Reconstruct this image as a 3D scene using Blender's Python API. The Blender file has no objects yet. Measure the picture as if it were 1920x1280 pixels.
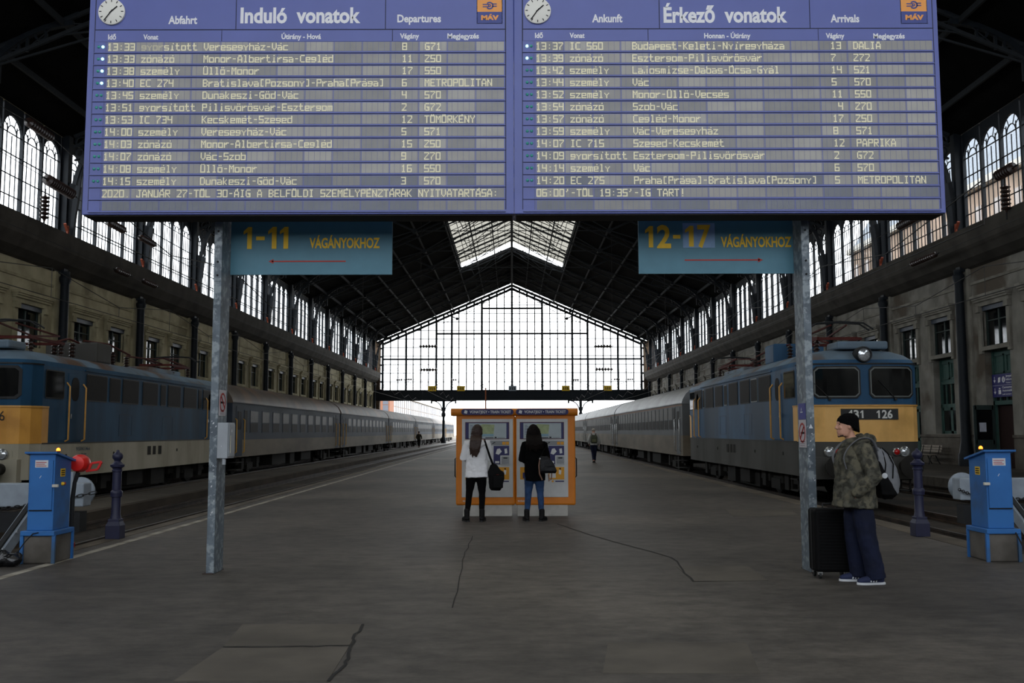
import bpy, bmesh, math, random
from mathutils import Vector, Matrix
random.seed(7)
scene = bpy.context.scene
COL = scene.collection
R = math.radians
# ------------------------------------------------------------------ camera
F_PX, CX, CY, EYE = 1800.0, 960.0, 640.0, 1.6
cam_data = bpy.data.cameras.new('camera')
cam_data.sensor_width = 36.0
cam_data.lens = F_PX / 1920.0 * 36.0
cam_data.clip_start, cam_data.clip_end = 0.05, 2000
cam = bpy.data.objects.new('camera', cam_data)
COL.objects.link(cam)
PITCH, ROLL = R(5.36), R(-0.12)
CAM_M = Matrix.Translation((0, 0, EYE)) @ Matrix.Rotation(R(90) + PITCH, 4, 'X') @ Matrix.Rotation(ROLL, 4, 'Z')
cam.matrix_world = CAM_M
scene.camera = cam
# ------------------------------------------------------------------ sky, daylight openings, exposure
world = bpy.data.worlds.new('overcast_sky')
scene.world = world
world.use_nodes = True
bg = world.node_tree.nodes['Background']
bg.inputs[0].default_value = (0.93, 0.97, 1.0, 1)
bg.inputs[1].default_value = 5.0
scene.view_settings.view_transform = 'Standard'
scene.view_settings.look = 'None'
scene.view_settings.gamma = 1.0
scene.view_settings.exposure = 0.0
scene.view_settings.use_curve_mapping = False


def portal(name, loc, d, sx, sy, up=(0, 0, 1)):
    """Sampling hint for daylight entering through one glazed opening (adds no light)."""
    L = bpy.data.lights.new(name, 'AREA')
    L.shape = 'RECTANGLE'
    L.size, L.size_y = sx, sy
    L.cycles.is_portal = True
    o = bpy.data.objects.new(name, L)
    d = Vector(d).normalized()
    z = -d
    x = Vector(up).cross(z).normalized()
    y = z.cross(x)
    m = Matrix((x, y, z)).transposed().to_4x4()
    m.translation = loc
    o.matrix_world = m
    COL.objects.link(o)


HALF, SILL, ARCHTOP, EAVE, RIDGE, Y0, Y1 = 21.0, 10.57, 14.85, 15.3, 24.4, -15.0, 146.0
SKX, SKY0, SKY1 = 6.34, -8.0, 119.0
portal('daylight_far_gable', (0, Y1 + .6, 11.6), (0, -1, 0), 2 * HALF, 24.4)
portal('daylight_front_gable', (0, Y0 - .6, 14.5), (0, 1, 0), 2 * HALF, 20)
portal('daylight_left_windows', (-HALF - .5, 65, 12.8), (1, 0, 0), 164, 4.6)
portal('daylight_right_windows', (HALF + .5, 65, 12.8), (-1, 0, 0), 164, 4.6)
portal('daylight_skylight', (0, 55.5, RIDGE + .8), (0, 0, -1), 2 * SKX, 127, up=(0, 1, 0))


def P(px, py, D):
    """World point seen at photo pixel (px, py), at distance D down the hall: used to survey real positions."""
    d = CAM_M.to_3x3() @ Vector(((px - CX) / F_PX, (CY - py) / F_PX, -1.0))
    t = D / d.y
    return Vector((d.x * t, D, EYE + d.z * t))


# ------------------------------------------------------------------ materials
def lin(h):
    h = h.lstrip('#')
    c = [int(h[i:i + 2], 16) / 255 for i in (0, 2, 4)]
    return tuple(x / 12.92 if x <= .04045 else ((x + .055) / 1.055) ** 2.4 for x in c)


def mat(name, hexcol, rough=.6, metal=0.0, var=.12, scale=6.0, spec=.5, stretch=(1, 1, 1), bump=0.0, emit=0.0, detail=4):
    m = bpy.data.materials.new(name)
    m.use_nodes = True
    nt = m.node_tree
    b = nt.nodes['Principled BSDF']
    c = lin(hexcol)
    b.inputs['Base Color'].default_value = (*c, 1)
    b.inputs['Roughness'].default_value = rough
    b.inputs['Metallic'].default_value = metal
    b.inputs['Specular IOR Level'].default_value = spec
    if emit:
        b.inputs['Emission Color'].default_value = (*c, 1)
        b.inputs['Emission Strength'].default_value = emit
    if var > 0 or bump > 0:
        tc = nt.nodes.new('ShaderNodeTexCoord')
        mp = nt.nodes.new('ShaderNodeMapping')
        mp.inputs['Scale'].default_value = stretch
        nz = nt.nodes.new('ShaderNodeTexNoise')
        nz.inputs['Scale'].default_value = scale
        nz.inputs['Detail'].default_value = detail
        nt.links.new(tc.outputs['Object'], mp.inputs[0])
        nt.links.new(mp.outputs[0], nz.inputs['Vector'])
        if var > 0:
            mr = nt.nodes.new('ShaderNodeMapRange')
            mr.inputs['From Min'].default_value = .3
            mr.inputs['From Max'].default_value = .7
            mr.inputs['To Min'].default_value = 1 - var
            mr.inputs['To Max'].default_value = 1 + var
            nt.links.new(nz.outputs[0], mr.inputs[0])
            mx = nt.nodes.new('ShaderNodeVectorMath')
            mx.operation = 'SCALE'
            mx.inputs[0].default_value = c
            nt.links.new(mr.outputs[0], mx.inputs['Scale'])
            nt.links.new(mx.outputs[0], b.inputs['Base Color'])
        if bump > 0:
            bp = nt.nodes.new('ShaderNodeBump')
            bp.inputs['Strength'].default_value = bump
            bp.inputs['Distance'].default_value = .02
            nt.links.new(nz.outputs[0], bp.inputs['Height'])
            nt.links.new(bp.outputs[0], b.inputs['Normal'])
    return m


def mat2(name, h1, h2, scale, lo=.45, hi=.55, rough=.8, stretch=(1, 1, 1), detail=6, h3=None, scale3=2., spec=.3, metal=0, bump=0.):
    """Two (or three) colours broken up by noise: stains, rust, wear, camouflage."""
    m = mat(name, h1, rough, metal, 0, spec=spec)
    nt = m.node_tree
    b = nt.nodes['Principled BSDF']
    tc = nt.nodes.new('ShaderNodeTexCoord')
    mp = nt.nodes.new('ShaderNodeMapping')
    mp.inputs['Scale'].default_value = stretch
    nt.links.new(tc.outputs['Object'], mp.inputs[0])
    prev = None
    for i, (h, s, l2, h2_) in enumerate([(h2, scale, lo, hi)] + ([(h3, scale3, .5, .62)] if h3 else [])):
        nz = nt.nodes.new('ShaderNodeTexNoise')
        nz.inputs['Scale'].default_value = s
        nz.inputs['Detail'].default_value = detail
        nt.links.new(mp.outputs[0], nz.inputs['Vector'])
        mr = nt.nodes.new('ShaderNodeMapRange')
        mr.inputs['From Min'].default_value = l2
        mr.inputs['From Max'].default_value = h2_
        nt.links.new(nz.outputs[0], mr.inputs[0])
        mx = nt.nodes.new('ShaderNodeMix')
        mx.data_type = 'RGBA'
        nt.links.new(mr.outputs[0], mx.inputs[0])
        if prev is None:
            mx.inputs[6].default_value = (*lin(h1), 1)
        else:
            nt.links.new(prev, mx.inputs[6])
        mx.inputs[7].default_value = (*lin(h), 1)
        prev = mx.outputs[2]
        if bump and i == 0:
            bp = nt.nodes.new('ShaderNodeBump')
            bp.inputs['Strength'].default_value = bump
            bp.inputs['Distance'].default_value = .01
            nt.links.new(nz.outputs[0], bp.inputs['Height'])
            nt.links.new(bp.outputs[0], b.inputs['Normal'])
    nt.links.new(prev, b.inputs['Base Color'])
    return m


def glass(name, col, gloss=.06):
    m = bpy.data.materials.new(name)
    m.use_nodes = True
    nt = m.node_tree
    nt.nodes.clear()
    out = nt.nodes.new('ShaderNodeOutputMaterial')
    tr = nt.nodes.new('ShaderNodeBsdfTransparent')
    tr.inputs[0].default_value = (*col, 1)
    gl = nt.nodes.new('ShaderNodeBsdfGlossy')
    gl.inputs['Roughness'].default_value = .05
    mx = nt.nodes.new('ShaderNodeMixShader')
    mx.inputs[0].default_value = gloss
    nt.links.new(tr.outputs[0], mx.inputs[1])
    nt.links.new(gl.outputs[0], mx.inputs[2])
    nt.links.new(mx.outputs[0], out.inputs[0])
    return m


M = {}
M['iron'] = mat('dark_painted_iron', '#131a21', .6, var=.2, spec=.3)
M['iron_black'] = mat('blackened_iron', '#15171a', .7, var=.2)
M['roof'] = mat('dark_roof_boards', '#141414', .95, var=.25, scale=1.5, spec=.05)
M['truss'] = mat('roof_ironwork', '#2a2e32', .75, spec=.2, var=.15)
M['clear'] = glass('window_glass', (.86, .88, .9))
M['front_glass'] = glass('front_glass', (.62, .63, .66))
M['sky_glass'] = glass('ribbed_skylight_glass', (.175, .166, .145), .03)
M['outdoor_glass'] = glass('clean_glass', (.95, .95, .95), .03)
M['wall_l'] = mat2('ochre_plaster', '#bab294', '#9f977c', .9, .35, .65, .9, h3='#857e66', scale3=.4)
M['wall_r'] = mat2('grey_plaster', '#8f8c84', '#726f68', .9, .35, .65, .9, h3='#5a5248', scale3=.4)
M['stone_l'] = mat2('ochre_stone_trim', '#aaa284', '#8b846b', 1.4, .35, .65, .9)
M['stone_r'] = mat2('grey_stone_trim', '#8d8a80', '#6f6b62', 1.4, .35, .65, .9)
M['stone_dk'] = mat2('stone_plinth', '#6a645c', '#4b463f', 1.2, .35, .65, .9)
M['cove'] = mat2('sooty_girder_casing', '#4a4640', '#35322d', .8, .35, .65, .9)
M['green'] = mat('green_joinery', '#31514a', .6, var=.15)
M['green_dk'] = mat('dark_green_joinery', '#1f2f2c', .6, var=.15)
M['darkglass'] = mat('dark_window_glass', '#0c0f11', .04, spec=.8, var=0)
M['dusty_glass'] = mat('dusty_brown_glass', '#17130f', .6, spec=.07, var=.15)
M['curtain'] = mat('yellow_curtain', '#9a8440', .9)
M['rust_red'] = mat('rust_red_iron', '#8c3d22', .7)
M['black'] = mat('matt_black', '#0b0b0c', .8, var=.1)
M['rubber'] = mat('black_rubber', '#101112', .6, var=.1)
# ------------------------------------------------------------------ mesh helpers
WM = {}


def curve_pts(pts, k=5):
    """Catmull-Rom points through pts"""
    p = [Vector(q) for q in pts]
    p = [p[0] * 2 - p[1]] + p + [p[-1] * 2 - p[-2]]
    out = []
    for i in range(1, len(p) - 2):
        for j in range(k):
            t = j / k
            a, b, c, d = p[i - 1], p[i], p[i + 1], p[i + 2]
            out.append(.5 * (2 * b + (c - a) * t + (2 * a - 5 * b + 4 * c - d) * t * t + (3 * b - a - 3 * c + d) * t ** 3))
    return out + [p[-2]]


class MB:
    def __init__(s):
        s.v, s.f, s.m = [], [], []

    def add(s, vs, fs, mi=0):
        n = len(s.v)
        s.v.extend([tuple(p) for p in vs])
        for f in fs:
            s.f.append([n + i for i in f])
            s.m.append(mi)
        return s

    def box(s, x0, x1, y0, y1, z0, z1, mi=0):
        vs = [(x, y, z) for z in (z0, z1) for y in (y0, y1) for x in (x0, x1)]
        return s.add(vs, [(0, 2, 3, 1), (4, 5, 7, 6), (0, 1, 5, 4), (2, 6, 7, 3), (0, 4, 6, 2), (1, 3, 7, 5)], mi)

    def bar(s, p0, p1, w, h, mi=0, ref=(0, 0, 1)):
        """box of section w x h running from p0 to p1"""
        p0, p1 = Vector(p0), Vector(p1)
        d = (p1 - p0).normalized()
        r = Vector(ref)
        if abs(d.dot(r)) > .98:
            r = Vector((1, 0, 0)) if abs(d.x) < .9 else Vector((0, 1, 0))
        a = d.cross(r).normalized() * w / 2
        b = a.cross(d).normalized() * h / 2
        vs = [p + i * a + j * b for p in (p0, p1) for i, j in ((-1, -1), (1, -1), (1, 1), (-1, 1))]
        return s.add(vs, [(3, 2, 1, 0), (4, 5, 6, 7), (0, 1, 5, 4), (1, 2, 6, 5), (2, 3, 7, 6), (3, 0, 4, 7)], mi)

    def quad(s, a, b, c, d, mi=0):
        return s.add([a, b, c, d], [(0, 1, 2, 3)], mi)

    def prism(s, poly, axis, d0, d1, mi=0):
        n = len(poly)
        mp = {'y': lambda a, b, d: (a, d, b), 'x': lambda a, b, d: (d, a, b), 'z': lambda a, b, d: (a, b, d)}[axis]
        vs = [mp(a, b, d0) for a, b in poly] + [mp(a, b, d1) for a, b in poly]
        fs = [tuple(range(n))[::-1], tuple(range(n, 2 * n))] + [(i, (i + 1) % n, n + (i + 1) % n, n + i) for i in range(n)]
        return s.add(vs, fs, mi)

    def loft(s, rings, mi=0, cap=True, closed=True):
        n = len(rings[0])
        vs = [p for r in rings for p in r]
        fs = []
        for k in range(len(rings) - 1):
            for i in range(n if closed else n - 1):
                j = (i + 1) % n
                fs.append((k * n + i, k * n + j, (k + 1) * n + j, (k + 1) * n + i))
        if cap and closed:
            fs.append(tuple(range(n))[::-1])
            fs.append(tuple(range((len(rings) - 1) * n, len(rings) * n)))
        return s.add(vs, fs, mi)

    def lathe(s, o, prof, n=16, axis='z', mi=0, cap=True):
        rings = []
        for r, h in prof:
            ring = []
            for i in range(n):
                a = 2 * math.pi * i / n
                c, q = r * math.cos(a), r * math.sin(a)
                p = {'z': (c, q, h), 'y': (c, h, q), 'x': (h, c, q)}[axis]
                ring.append((o[0] + p[0], o[1] + p[1], o[2] + p[2]))
            rings.append(ring)
        return s.loft(rings, mi, cap)

    def tube(s, pts, rad, n=8, mi=0, cap=True, flat=None):
        """tube along pts; rad a number or list (each number or (side, up) pair)"""
        pts = [Vector(p) for p in pts]
        k = len(pts)
        rings = []
        up = None
        for i in range(k):
            d = (pts[min(i + 1, k - 1)] - pts[max(i - 1, 0)])
            d = d.normalized() if d.length > 1e-9 else Vector((0, 0, 1))
            if up is None:
                ref = Vector(flat) if flat else (Vector((0, 0, 1)) if abs(d.z) < .9 else Vector((0, 1, 0)))
                up = ref
            a = d.cross(up)
            if a.length < 1e-6:
                a = d.orthogonal()
            a.normalize()
            b = a.cross(d).normalized()
            if not flat:
                up = b
            r = rad[i] if isinstance(rad, (list, tuple)) else rad
            ra, rb = r if isinstance(r, (list, tuple)) else (r, r)
            rings.append([pts[i] + a * (ra * math.cos(2 * math.pi * q / n)) + b * (rb * math.sin(2 * math.pi * q / n)) for q in range(n)])
        return s.loft(rings, mi, cap)

    def limb(s, pts, rad, n=12, mi=0, flat=(0, 1, 0)):
        """rounded-end tube with smooth radii (flesh and cloth volumes)"""
        pts = [Vector(p) for p in pts]
        rad = [r if isinstance(r, (list, tuple)) else (r, r) for r in rad]
        d0 = (pts[0] - pts[1]).normalized()
        d1 = (pts[-1] - pts[-2]).normalized()
        r0, r1 = min(rad[0]), min(rad[-1])
        P_ = [pts[0] + d0 * r0 * .75, pts[0] + d0 * r0 * .5] + pts + [pts[-1] + d1 * r1 * .5, pts[-1] + d1 * r1 * .75]
        R_ = [(rad[0][0] * .35, rad[0][1] * .35), (rad[0][0] * .8, rad[0][1] * .8)] + rad + [(rad[-1][0] * .8, rad[-1][1] * .8), (rad[-1][0] * .35, rad[-1][1] * .35)]
        return s.tube(P_, R_, n, mi, True, flat)

    def ball(s, c, r, n=12, k=8, mi=0):
        r = r if isinstance(r, (list, tuple)) else (r, r, r)
        rings = []
        for j in range(k + 1):
            t = math.pi * (j / k)
            t = min(max(t, .06), math.pi - .06)
            rings.append([(c[0] + r[0] * math.sin(t) * math.cos(2 * math.pi * i / n), c[1] + r[1] * math.sin(t) * math.sin(2 * math.pi * i / n), c[2] - r[2] * math.cos(t)) for i in range(n)])
        return s.loft(rings, mi)

    def arc_band(s, c, r0, r1, a0, a1, axis, d0, d1, n=14, mi=0):
        A = [(c[0] + r1 * math.cos(a0 + (a1 - a0) * i / n), c[1] + r1 * math.sin(a0 + (a1 - a0) * i / n)) for i in range(n + 1)]
        B = [(c[0] + r0 * math.cos(a0 + (a1 - a0) * i / n), c[1] + r0 * math.sin(a0 + (a1 - a0) * i / n)) for i in range(n, -1, -1)]
        for i in range(n):
            s.prism([A[i], A[i + 1], B[n - i - 1], B[n - i]], axis, d0, d1, mi)
        return s

    def text(s, body, x0, x1, z, cap, y, mi=0, mp=None, bold=.012, thick=.002):
        """lettering fitted from x0 to x1 on baseline z with capital height cap; mp maps (a, b, depth) to a point"""
        vs, fs = text_shape(body, bold)
        if not vs:
            return s
        ax = [v[0] for v in vs]
        lo, hi = min(ax), max(ax)
        sx = (x1 - x0) / (hi - lo)
        sz = cap / CAPH
        mp = mp or (lambda a, b: (a, y, b))
        return s.add([mp(x0 + (a - lo) * sx, z + b * sz) for a, b in vs], fs, mi)

    def build(s, name, mats, parent=None, smooth=None, world=True, bevel=0, seg=2, kind=None, label=None):
        me = bpy.data.meshes.new(name)
        vs = s.v
        if parent is not None and world and parent in WM:
            inv = WM[parent].inverted()
            vs = [tuple(inv @ Vector(v)) for v in vs]
        me.from_pydata(vs, [], s.f)
        mats = mats if isinstance(mats, (list, tuple)) else [mats]
        for m in mats:
            me.materials.append(M[m] if isinstance(m, str) else m)
        me.polygons.foreach_set('material_index', s.m)
        bm = bmesh.new()
        bm.from_mesh(me)
        bmesh.ops.recalc_face_normals(bm, faces=bm.faces)
        bm.to_mesh(me)
        bm.free()
        if smooth:
            me.polygons.foreach_set('use_smooth', [True] * len(me.polygons))
            me.set_sharp_from_angle(angle=R(smooth))
        me.update()
        return link(name, me, parent, bevel, seg, kind, label)


def link(name, me, parent=None, bevel=0, seg=2, kind=None, label=None):
    o = bpy.data.objects.new(name, me)
    COL.objects.link(o)
    if parent is not None:
        o.parent = parent
        WM[o] = WM.get(parent, Matrix())
    else:
        WM[o] = Matrix()
    if bevel:
        b = o.modifiers.new('soft_edges', 'BEVEL')
        b.width, b.segments, b.limit_method, b.angle_limit = bevel, seg, 'ANGLE', R(40)
        b.harden_normals = False
    if kind:
        o['kind'] = kind
    if label:
        o['label'] = label
    return o


def tag(o, label, cat, group=None, kind=None):
    o['label'], o['category'] = label, cat
    if group:
        o['group'] = group
    if kind:
        o['kind'] = kind
    return o


def thing(name, label, cat, loc=(0, 0, 0), rotz=0.0, group=None):
    o = bpy.data.objects.new(name, None)
    o.empty_display_size = .2
    COL.objects.link(o)
    o.location = loc
    o.rotation_euler = (0, 0, rotz)
    WM[o] = Matrix.Translation(loc) @ Matrix.Rotation(rotz, 4, 'Z')
    return tag(o, label, cat, group)


KIDS = None


def copy_tree(o, loc=None, rotz=None, label=None, parent=None):
    c = o.copy()
    COL.objects.link(c)
    if parent is not None:
        c.parent = parent
    if loc is not None:
        c.location = loc
    if rotz is not None:
        c.rotation_euler = (0, 0, rotz)
    if label:
        c['label'] = label
    for ch in list(o.children):
        copy_tree(ch, parent=c)
    return c


def struct(name, mb, mats, smooth=None, parent=None, bevel=0):
    return mb.build(name, mats, parent, smooth, kind='structure', bevel=bevel)


_TXT = {}


def text_shape(body, bold):
    key = (body, bold)
    if key in _TXT:
        return _TXT[key]
    cu = bpy.data.curves.new('lettering', 'FONT')
    cu.body = body
    cu.size = 1.0
    cu.offset = bold
    cu.resolution_u = 3
    ob = bpy.data.objects.new('lettering', cu)
    COL.objects.link(ob)
    dg = bpy.context.evaluated_depsgraph_get()
    me = bpy.data.meshes.new_from_object(ob.evaluated_get(dg))
    vs = [(v.co.x, v.co.y) for v in me.vertices]
    fs = [tuple(p.vertices) for p in me.polygons]
    bpy.data.meshes.remove(me)
    bpy.data.objects.remove(ob)
    bpy.data.curves.remove(cu)
    _TXT[key] = (vs, fs)
    return vs, fs


CAPH = max(v[1] for v in text_shape('H', 0.0)[0])


def evaluated(mb, voxel=None, smooth=0, subsurf=0, noise=None):
    """run a built shape through voxel remesh / smoothing and return the finished mesh"""
    me = bpy.data.meshes.new('tmp')
    me.from_pydata(mb.v, [], mb.f)
    bm = bmesh.new()
    bm.from_mesh(me)
    bmesh.ops.recalc_face_normals(bm, faces=bm.faces)
    bm.to_mesh(me)
    bm.free()
    ob = bpy.data.objects.new('tmp', me)
    COL.objects.link(ob)
    if voxel:
        r = ob.modifiers.new('r', 'REMESH')
        r.mode, r.voxel_size = 'VOXEL', voxel
        r.use_smooth_shade = True
    if smooth:
        q = ob.modifiers.new('s', 'SMOOTH')
        q.factor, q.iterations = .5, smooth
    if subsurf:
        q = ob.modifiers.new('u', 'SUBSURF')
        q.levels = q.render_levels = subsurf
    if noise:
        for sc_, st in noise:
            tx = bpy.data.textures.new('folds', 'CLOUDS')
            tx.noise_scale = sc_
            q = ob.modifiers.new('d', 'DISPLACE')
            q.texture, q.strength, q.mid_level = tx, st, .5
    dg = bpy.context.evaluated_depsgraph_get()
    out = bpy.data.meshes.new_from_object(ob.evaluated_get(dg))
    bpy.data.objects.remove(ob)
    bpy.data.meshes.remove(me)
    out.polygons.foreach_set('use_smooth', [True] * len(out.polygons))
    return out


def soft(name, mb, material, parent, voxel=.012, smooth=4, noise=None, label=None):
    me = evaluated(mb, voxel, smooth, 0, noise)
    me.name = name
    me.materials.append(M[material] if isinstance(material, str) else material)
    return link(name, me, parent, label=label)
# ------------------------------------------------------------------ floor, platforms, track beds
def floor_mat():
    m = mat2('worn_asphalt', '#57524c', '#413d39', .35, .35, .68, .62, h3='#635d55', scale3=.16, spec=.35)
    nt = m.node_tree
    b = nt.nodes['Principled BSDF']
    tc = nt.nodes.new('ShaderNodeTexCoord')
    mp = nt.nodes.new('ShaderNodeMapping')
    mp.inputs['Scale'].default_value = (1.6, 2.6, 1)
    n1 = nt.nodes.new('ShaderNodeTexNoise')
    n1.inputs['Scale'].default_value, n1.inputs['Detail'].default_value = 1.7, 10
    n1.inputs['Roughness'].default_value = .74
    mr = nt.nodes.new('ShaderNodeMapRange')
    mr.inputs['From Min'].default_value, mr.inputs['From Max'].default_value = .32, .66
    mr.inputs['To Min'].default_value, mr.inputs['To Max'].default_value = .5, 1.38
    vm = nt.nodes.new('ShaderNodeVectorMath')
    vm.operation = 'SCALE'
    src = b.inputs['Base Color'].links[0].from_socket
    nt.links.new(tc.outputs['Object'], mp.inputs[0])
    nt.links.new(mp.outputs[0], n1.inputs['Vector'])
    nt.links.new(n1.outputs[0], mr.inputs[0])
    nt.links.new(src, vm.inputs[0])
    nt.links.new(mr.outputs[0], vm.inputs['Scale'])
    nt.links.new(vm.outputs[0], b.inputs['Base Color'])
    bp = nt.nodes.new('ShaderNodeBump')
    bp.inputs['Strength'].default_value, bp.inputs['Distance'].default_value = .25, .01
    nt.links.new(n1.outputs[0], bp.inputs['Height'])
    nt.links.new(bp.outputs[0], b.inputs['Normal'])
    return m


M['floor'] = floor_mat()
M['patch'] = mat2('asphalt_patch', '#645e55', '#4f4a43', 1.5, .35, .65, .65, spec=.3)
M['crack'] = mat('crack_filler', '#1d1b19', .9)
M['line'] = mat2('worn_white_line', '#a8a295', '#827c71', 3, .4, .6, .8)
M['kerb'] = mat2('stone_kerb', '#6a6155', '#4d463d', 1.2, .35, .65, .8)
M['ballast'] = mat2('oily_ballast', '#3a342d', '#211d19', 9, .35, .65, .95, h3='#443b30', scale3=.5, bump=.6)
M['strip'] = mat2('dirty_walkway', '#4d443a', '#38312a', .8, .35, .65, .9)
M['rail'] = mat2('rusty_rail', '#4c4038', '#2f2822', 3, .4, .6, .45, metal=.5)
M['ground'] = mat2('yard_ground', '#6d675f', '#57524b', .2, .35, .65, .9)
EDGE_L, EDGE_R, TRACK_Y = -6.15, 6.6, 12.7
mb = MB()
mb.box(-HALF - .7, HALF + .7, Y0 - .7, TRACK_Y, -.6, 0)
mb.box(EDGE_L, EDGE_R, TRACK_Y, 175, -.6, 0)
mb.box(-11.0, -9.3, TRACK_Y, 175, -.6, -.12)
mb.box(-HALF - .7, -14.7, TRACK_Y, Y1, -.6, 0)
mb.box(14.6, HALF + .7, TRACK_Y, Y1, -.6, 0)
floor = struct('floor', mb, 'floor')
mb = MB().box(-5.72, -5.6, 9.6, 150, 0, .004)
mb.build('edge_line', 'line', floor)
mb = MB().box(6.22, EDGE_R + .02, TRACK_Y, 150, -.3, .006)
mb.box(EDGE_L - .02, EDGE_L + .2, TRACK_Y, 150, -.3, .006)
mb.build('edge_kerb', 'kerb', floor)


def ground_pt(px, py, z=0.0):
    d = CAM_M.to_3x3() @ Vector(((px - CX) / F_PX, (CY - py) / F_PX, -1.0))
    t = (z - EYE) / d.z
    return Vector((d.x * t, d.y * t, z))


for q in ([(415, 1215), (654, 1213), (614, 1277), (325, 1277)], [(455, 1170), (683, 1170), (655, 1209), (420, 1211)], [(1268, 1062), (1400, 1060), (1440, 1088), (1300, 1090)],
          [(1140, 1205), (1400, 1205), (1425, 1262), (1130, 1262)], [(1360, 955), (1480, 955), (1500, 967), (1375, 968)]):
    pts = [ground_pt(*p) for p in q]
    MB().prism([(p.x, p.y) for p in pts], 'z', -.01, .003).build('repair_patch', 'patch', floor)
rnd = random.Random(3)
for line, w in ([(683, 1170), (655, 1210), (650, 1240), (615, 1278)], .012), ([(415, 1212), (520, 1214), (655, 1210)], .01), ([(885, 1005), (868, 1050), (848, 1140)], .005), ([(1045, 982), (1130, 1010), (1260, 1045), (1300, 1090)], .012), ([(540, 1006), (590, 1007), (648, 1004)], .006), ([(1090, 962), (1300, 961), (1450, 966)], .006), ([(1300, 1090), (1440, 1089)], .006):
    pts, mb = [], MB()
    for a, b in zip(line, line[1:]):
        for i in range(6):
            t = i / 6
            p = ground_pt(a[0] + (b[0] - a[0]) * t, a[1] + (b[1] - a[1]) * t)
            pts.append(p + Vector((rnd.uniform(-.02, .02), rnd.uniform(-.02, .02), .0045)))
    pts.append(ground_pt(*line[-1], ) + Vector((0, 0, .0045)))
    for a, b in zip(pts, pts[1:]):
        d = (b - a).normalized()
        n = Vector((-d.y, d.x, 0)) * w
        mb.quad(a - n, b - n, b + n, a + n)
    mb.build('crack', 'crack', floor)
mb = MB()
for x0, x1 in ((-9.3, EDGE_L), (-14.7, -11.0), (EDGE_R, 14.6)):
    mb.quad((x0, TRACK_Y, -.33), (x1, TRACK_Y, -.33), (x1, 175, -.33), (x0, 175, -.33))
o = mb.build('track_ballast', 'ballast')
tag(o, 'dark oily gravel between the rails of the sunken tracks', 'gravel', kind='stuff')
mb = MB().box(-9.28, -9.05, TRACK_Y, 175, -.6, -.1)
mb.box(-11.02, -10.85, TRACK_Y, 175, -.6, -.1)
struct('trim_1', mb, 'strip')
mb = MB().quad((-160, 175, -.4), (160, 175, -.4), (160, 520, -.4), (-160, 520, -.4))
mb.quad((-160, -60, -.42), (160, -60, -.42), (160, 175, -.42), (-160, 175, -.42))
struct('ground', mb, 'ground')
TRACKS = [(-12.65, 'far left track under the left train'), (-7.75, 'empty track beside the left platform edge'), (8.5, 'right-hand track under the blue and grey train'), (13.0, 'far right track by the station building')]
for tx, nm in TRACKS:
    for sx, sd in ((-.7175, 'left'), (.7175, 'right')):
        mb = MB()
        x = tx + sx
        mb.prism([(x - .07, -.33), (x + .07, -.33), (x + .07, -.31), (x + .012, -.29), (x + .012, -.23), (x + .036, -.22), (x + .036, -.18), (x - .036, -.18), (x - .036, -.22), (x - .012, -.23), (x - .012, -.29), (x - .07, -.31)], 'y', 15.1 if tx == -7.75 else 16.1 if tx == 8.5 else TRACK_Y + .3, 290)
        tag(mb.build('rail', 'rail'), 'rusty steel rail, %s-hand one of the %s' % (sd, nm), 'rail', 'rails of the station tracks')

# ------------------------------------------------------------------ side walls, windows, columns
COLY = [34.8 + 9.12 * k for k in range(-5, 13)]          # column lines; the hall ends at the gable
SEEN0 = 5                                                 # the first column line in view
BAYS = [y for y in COLY[:-1]]
OPEN = (2.75, 6.65)
OW = 1.1


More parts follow.
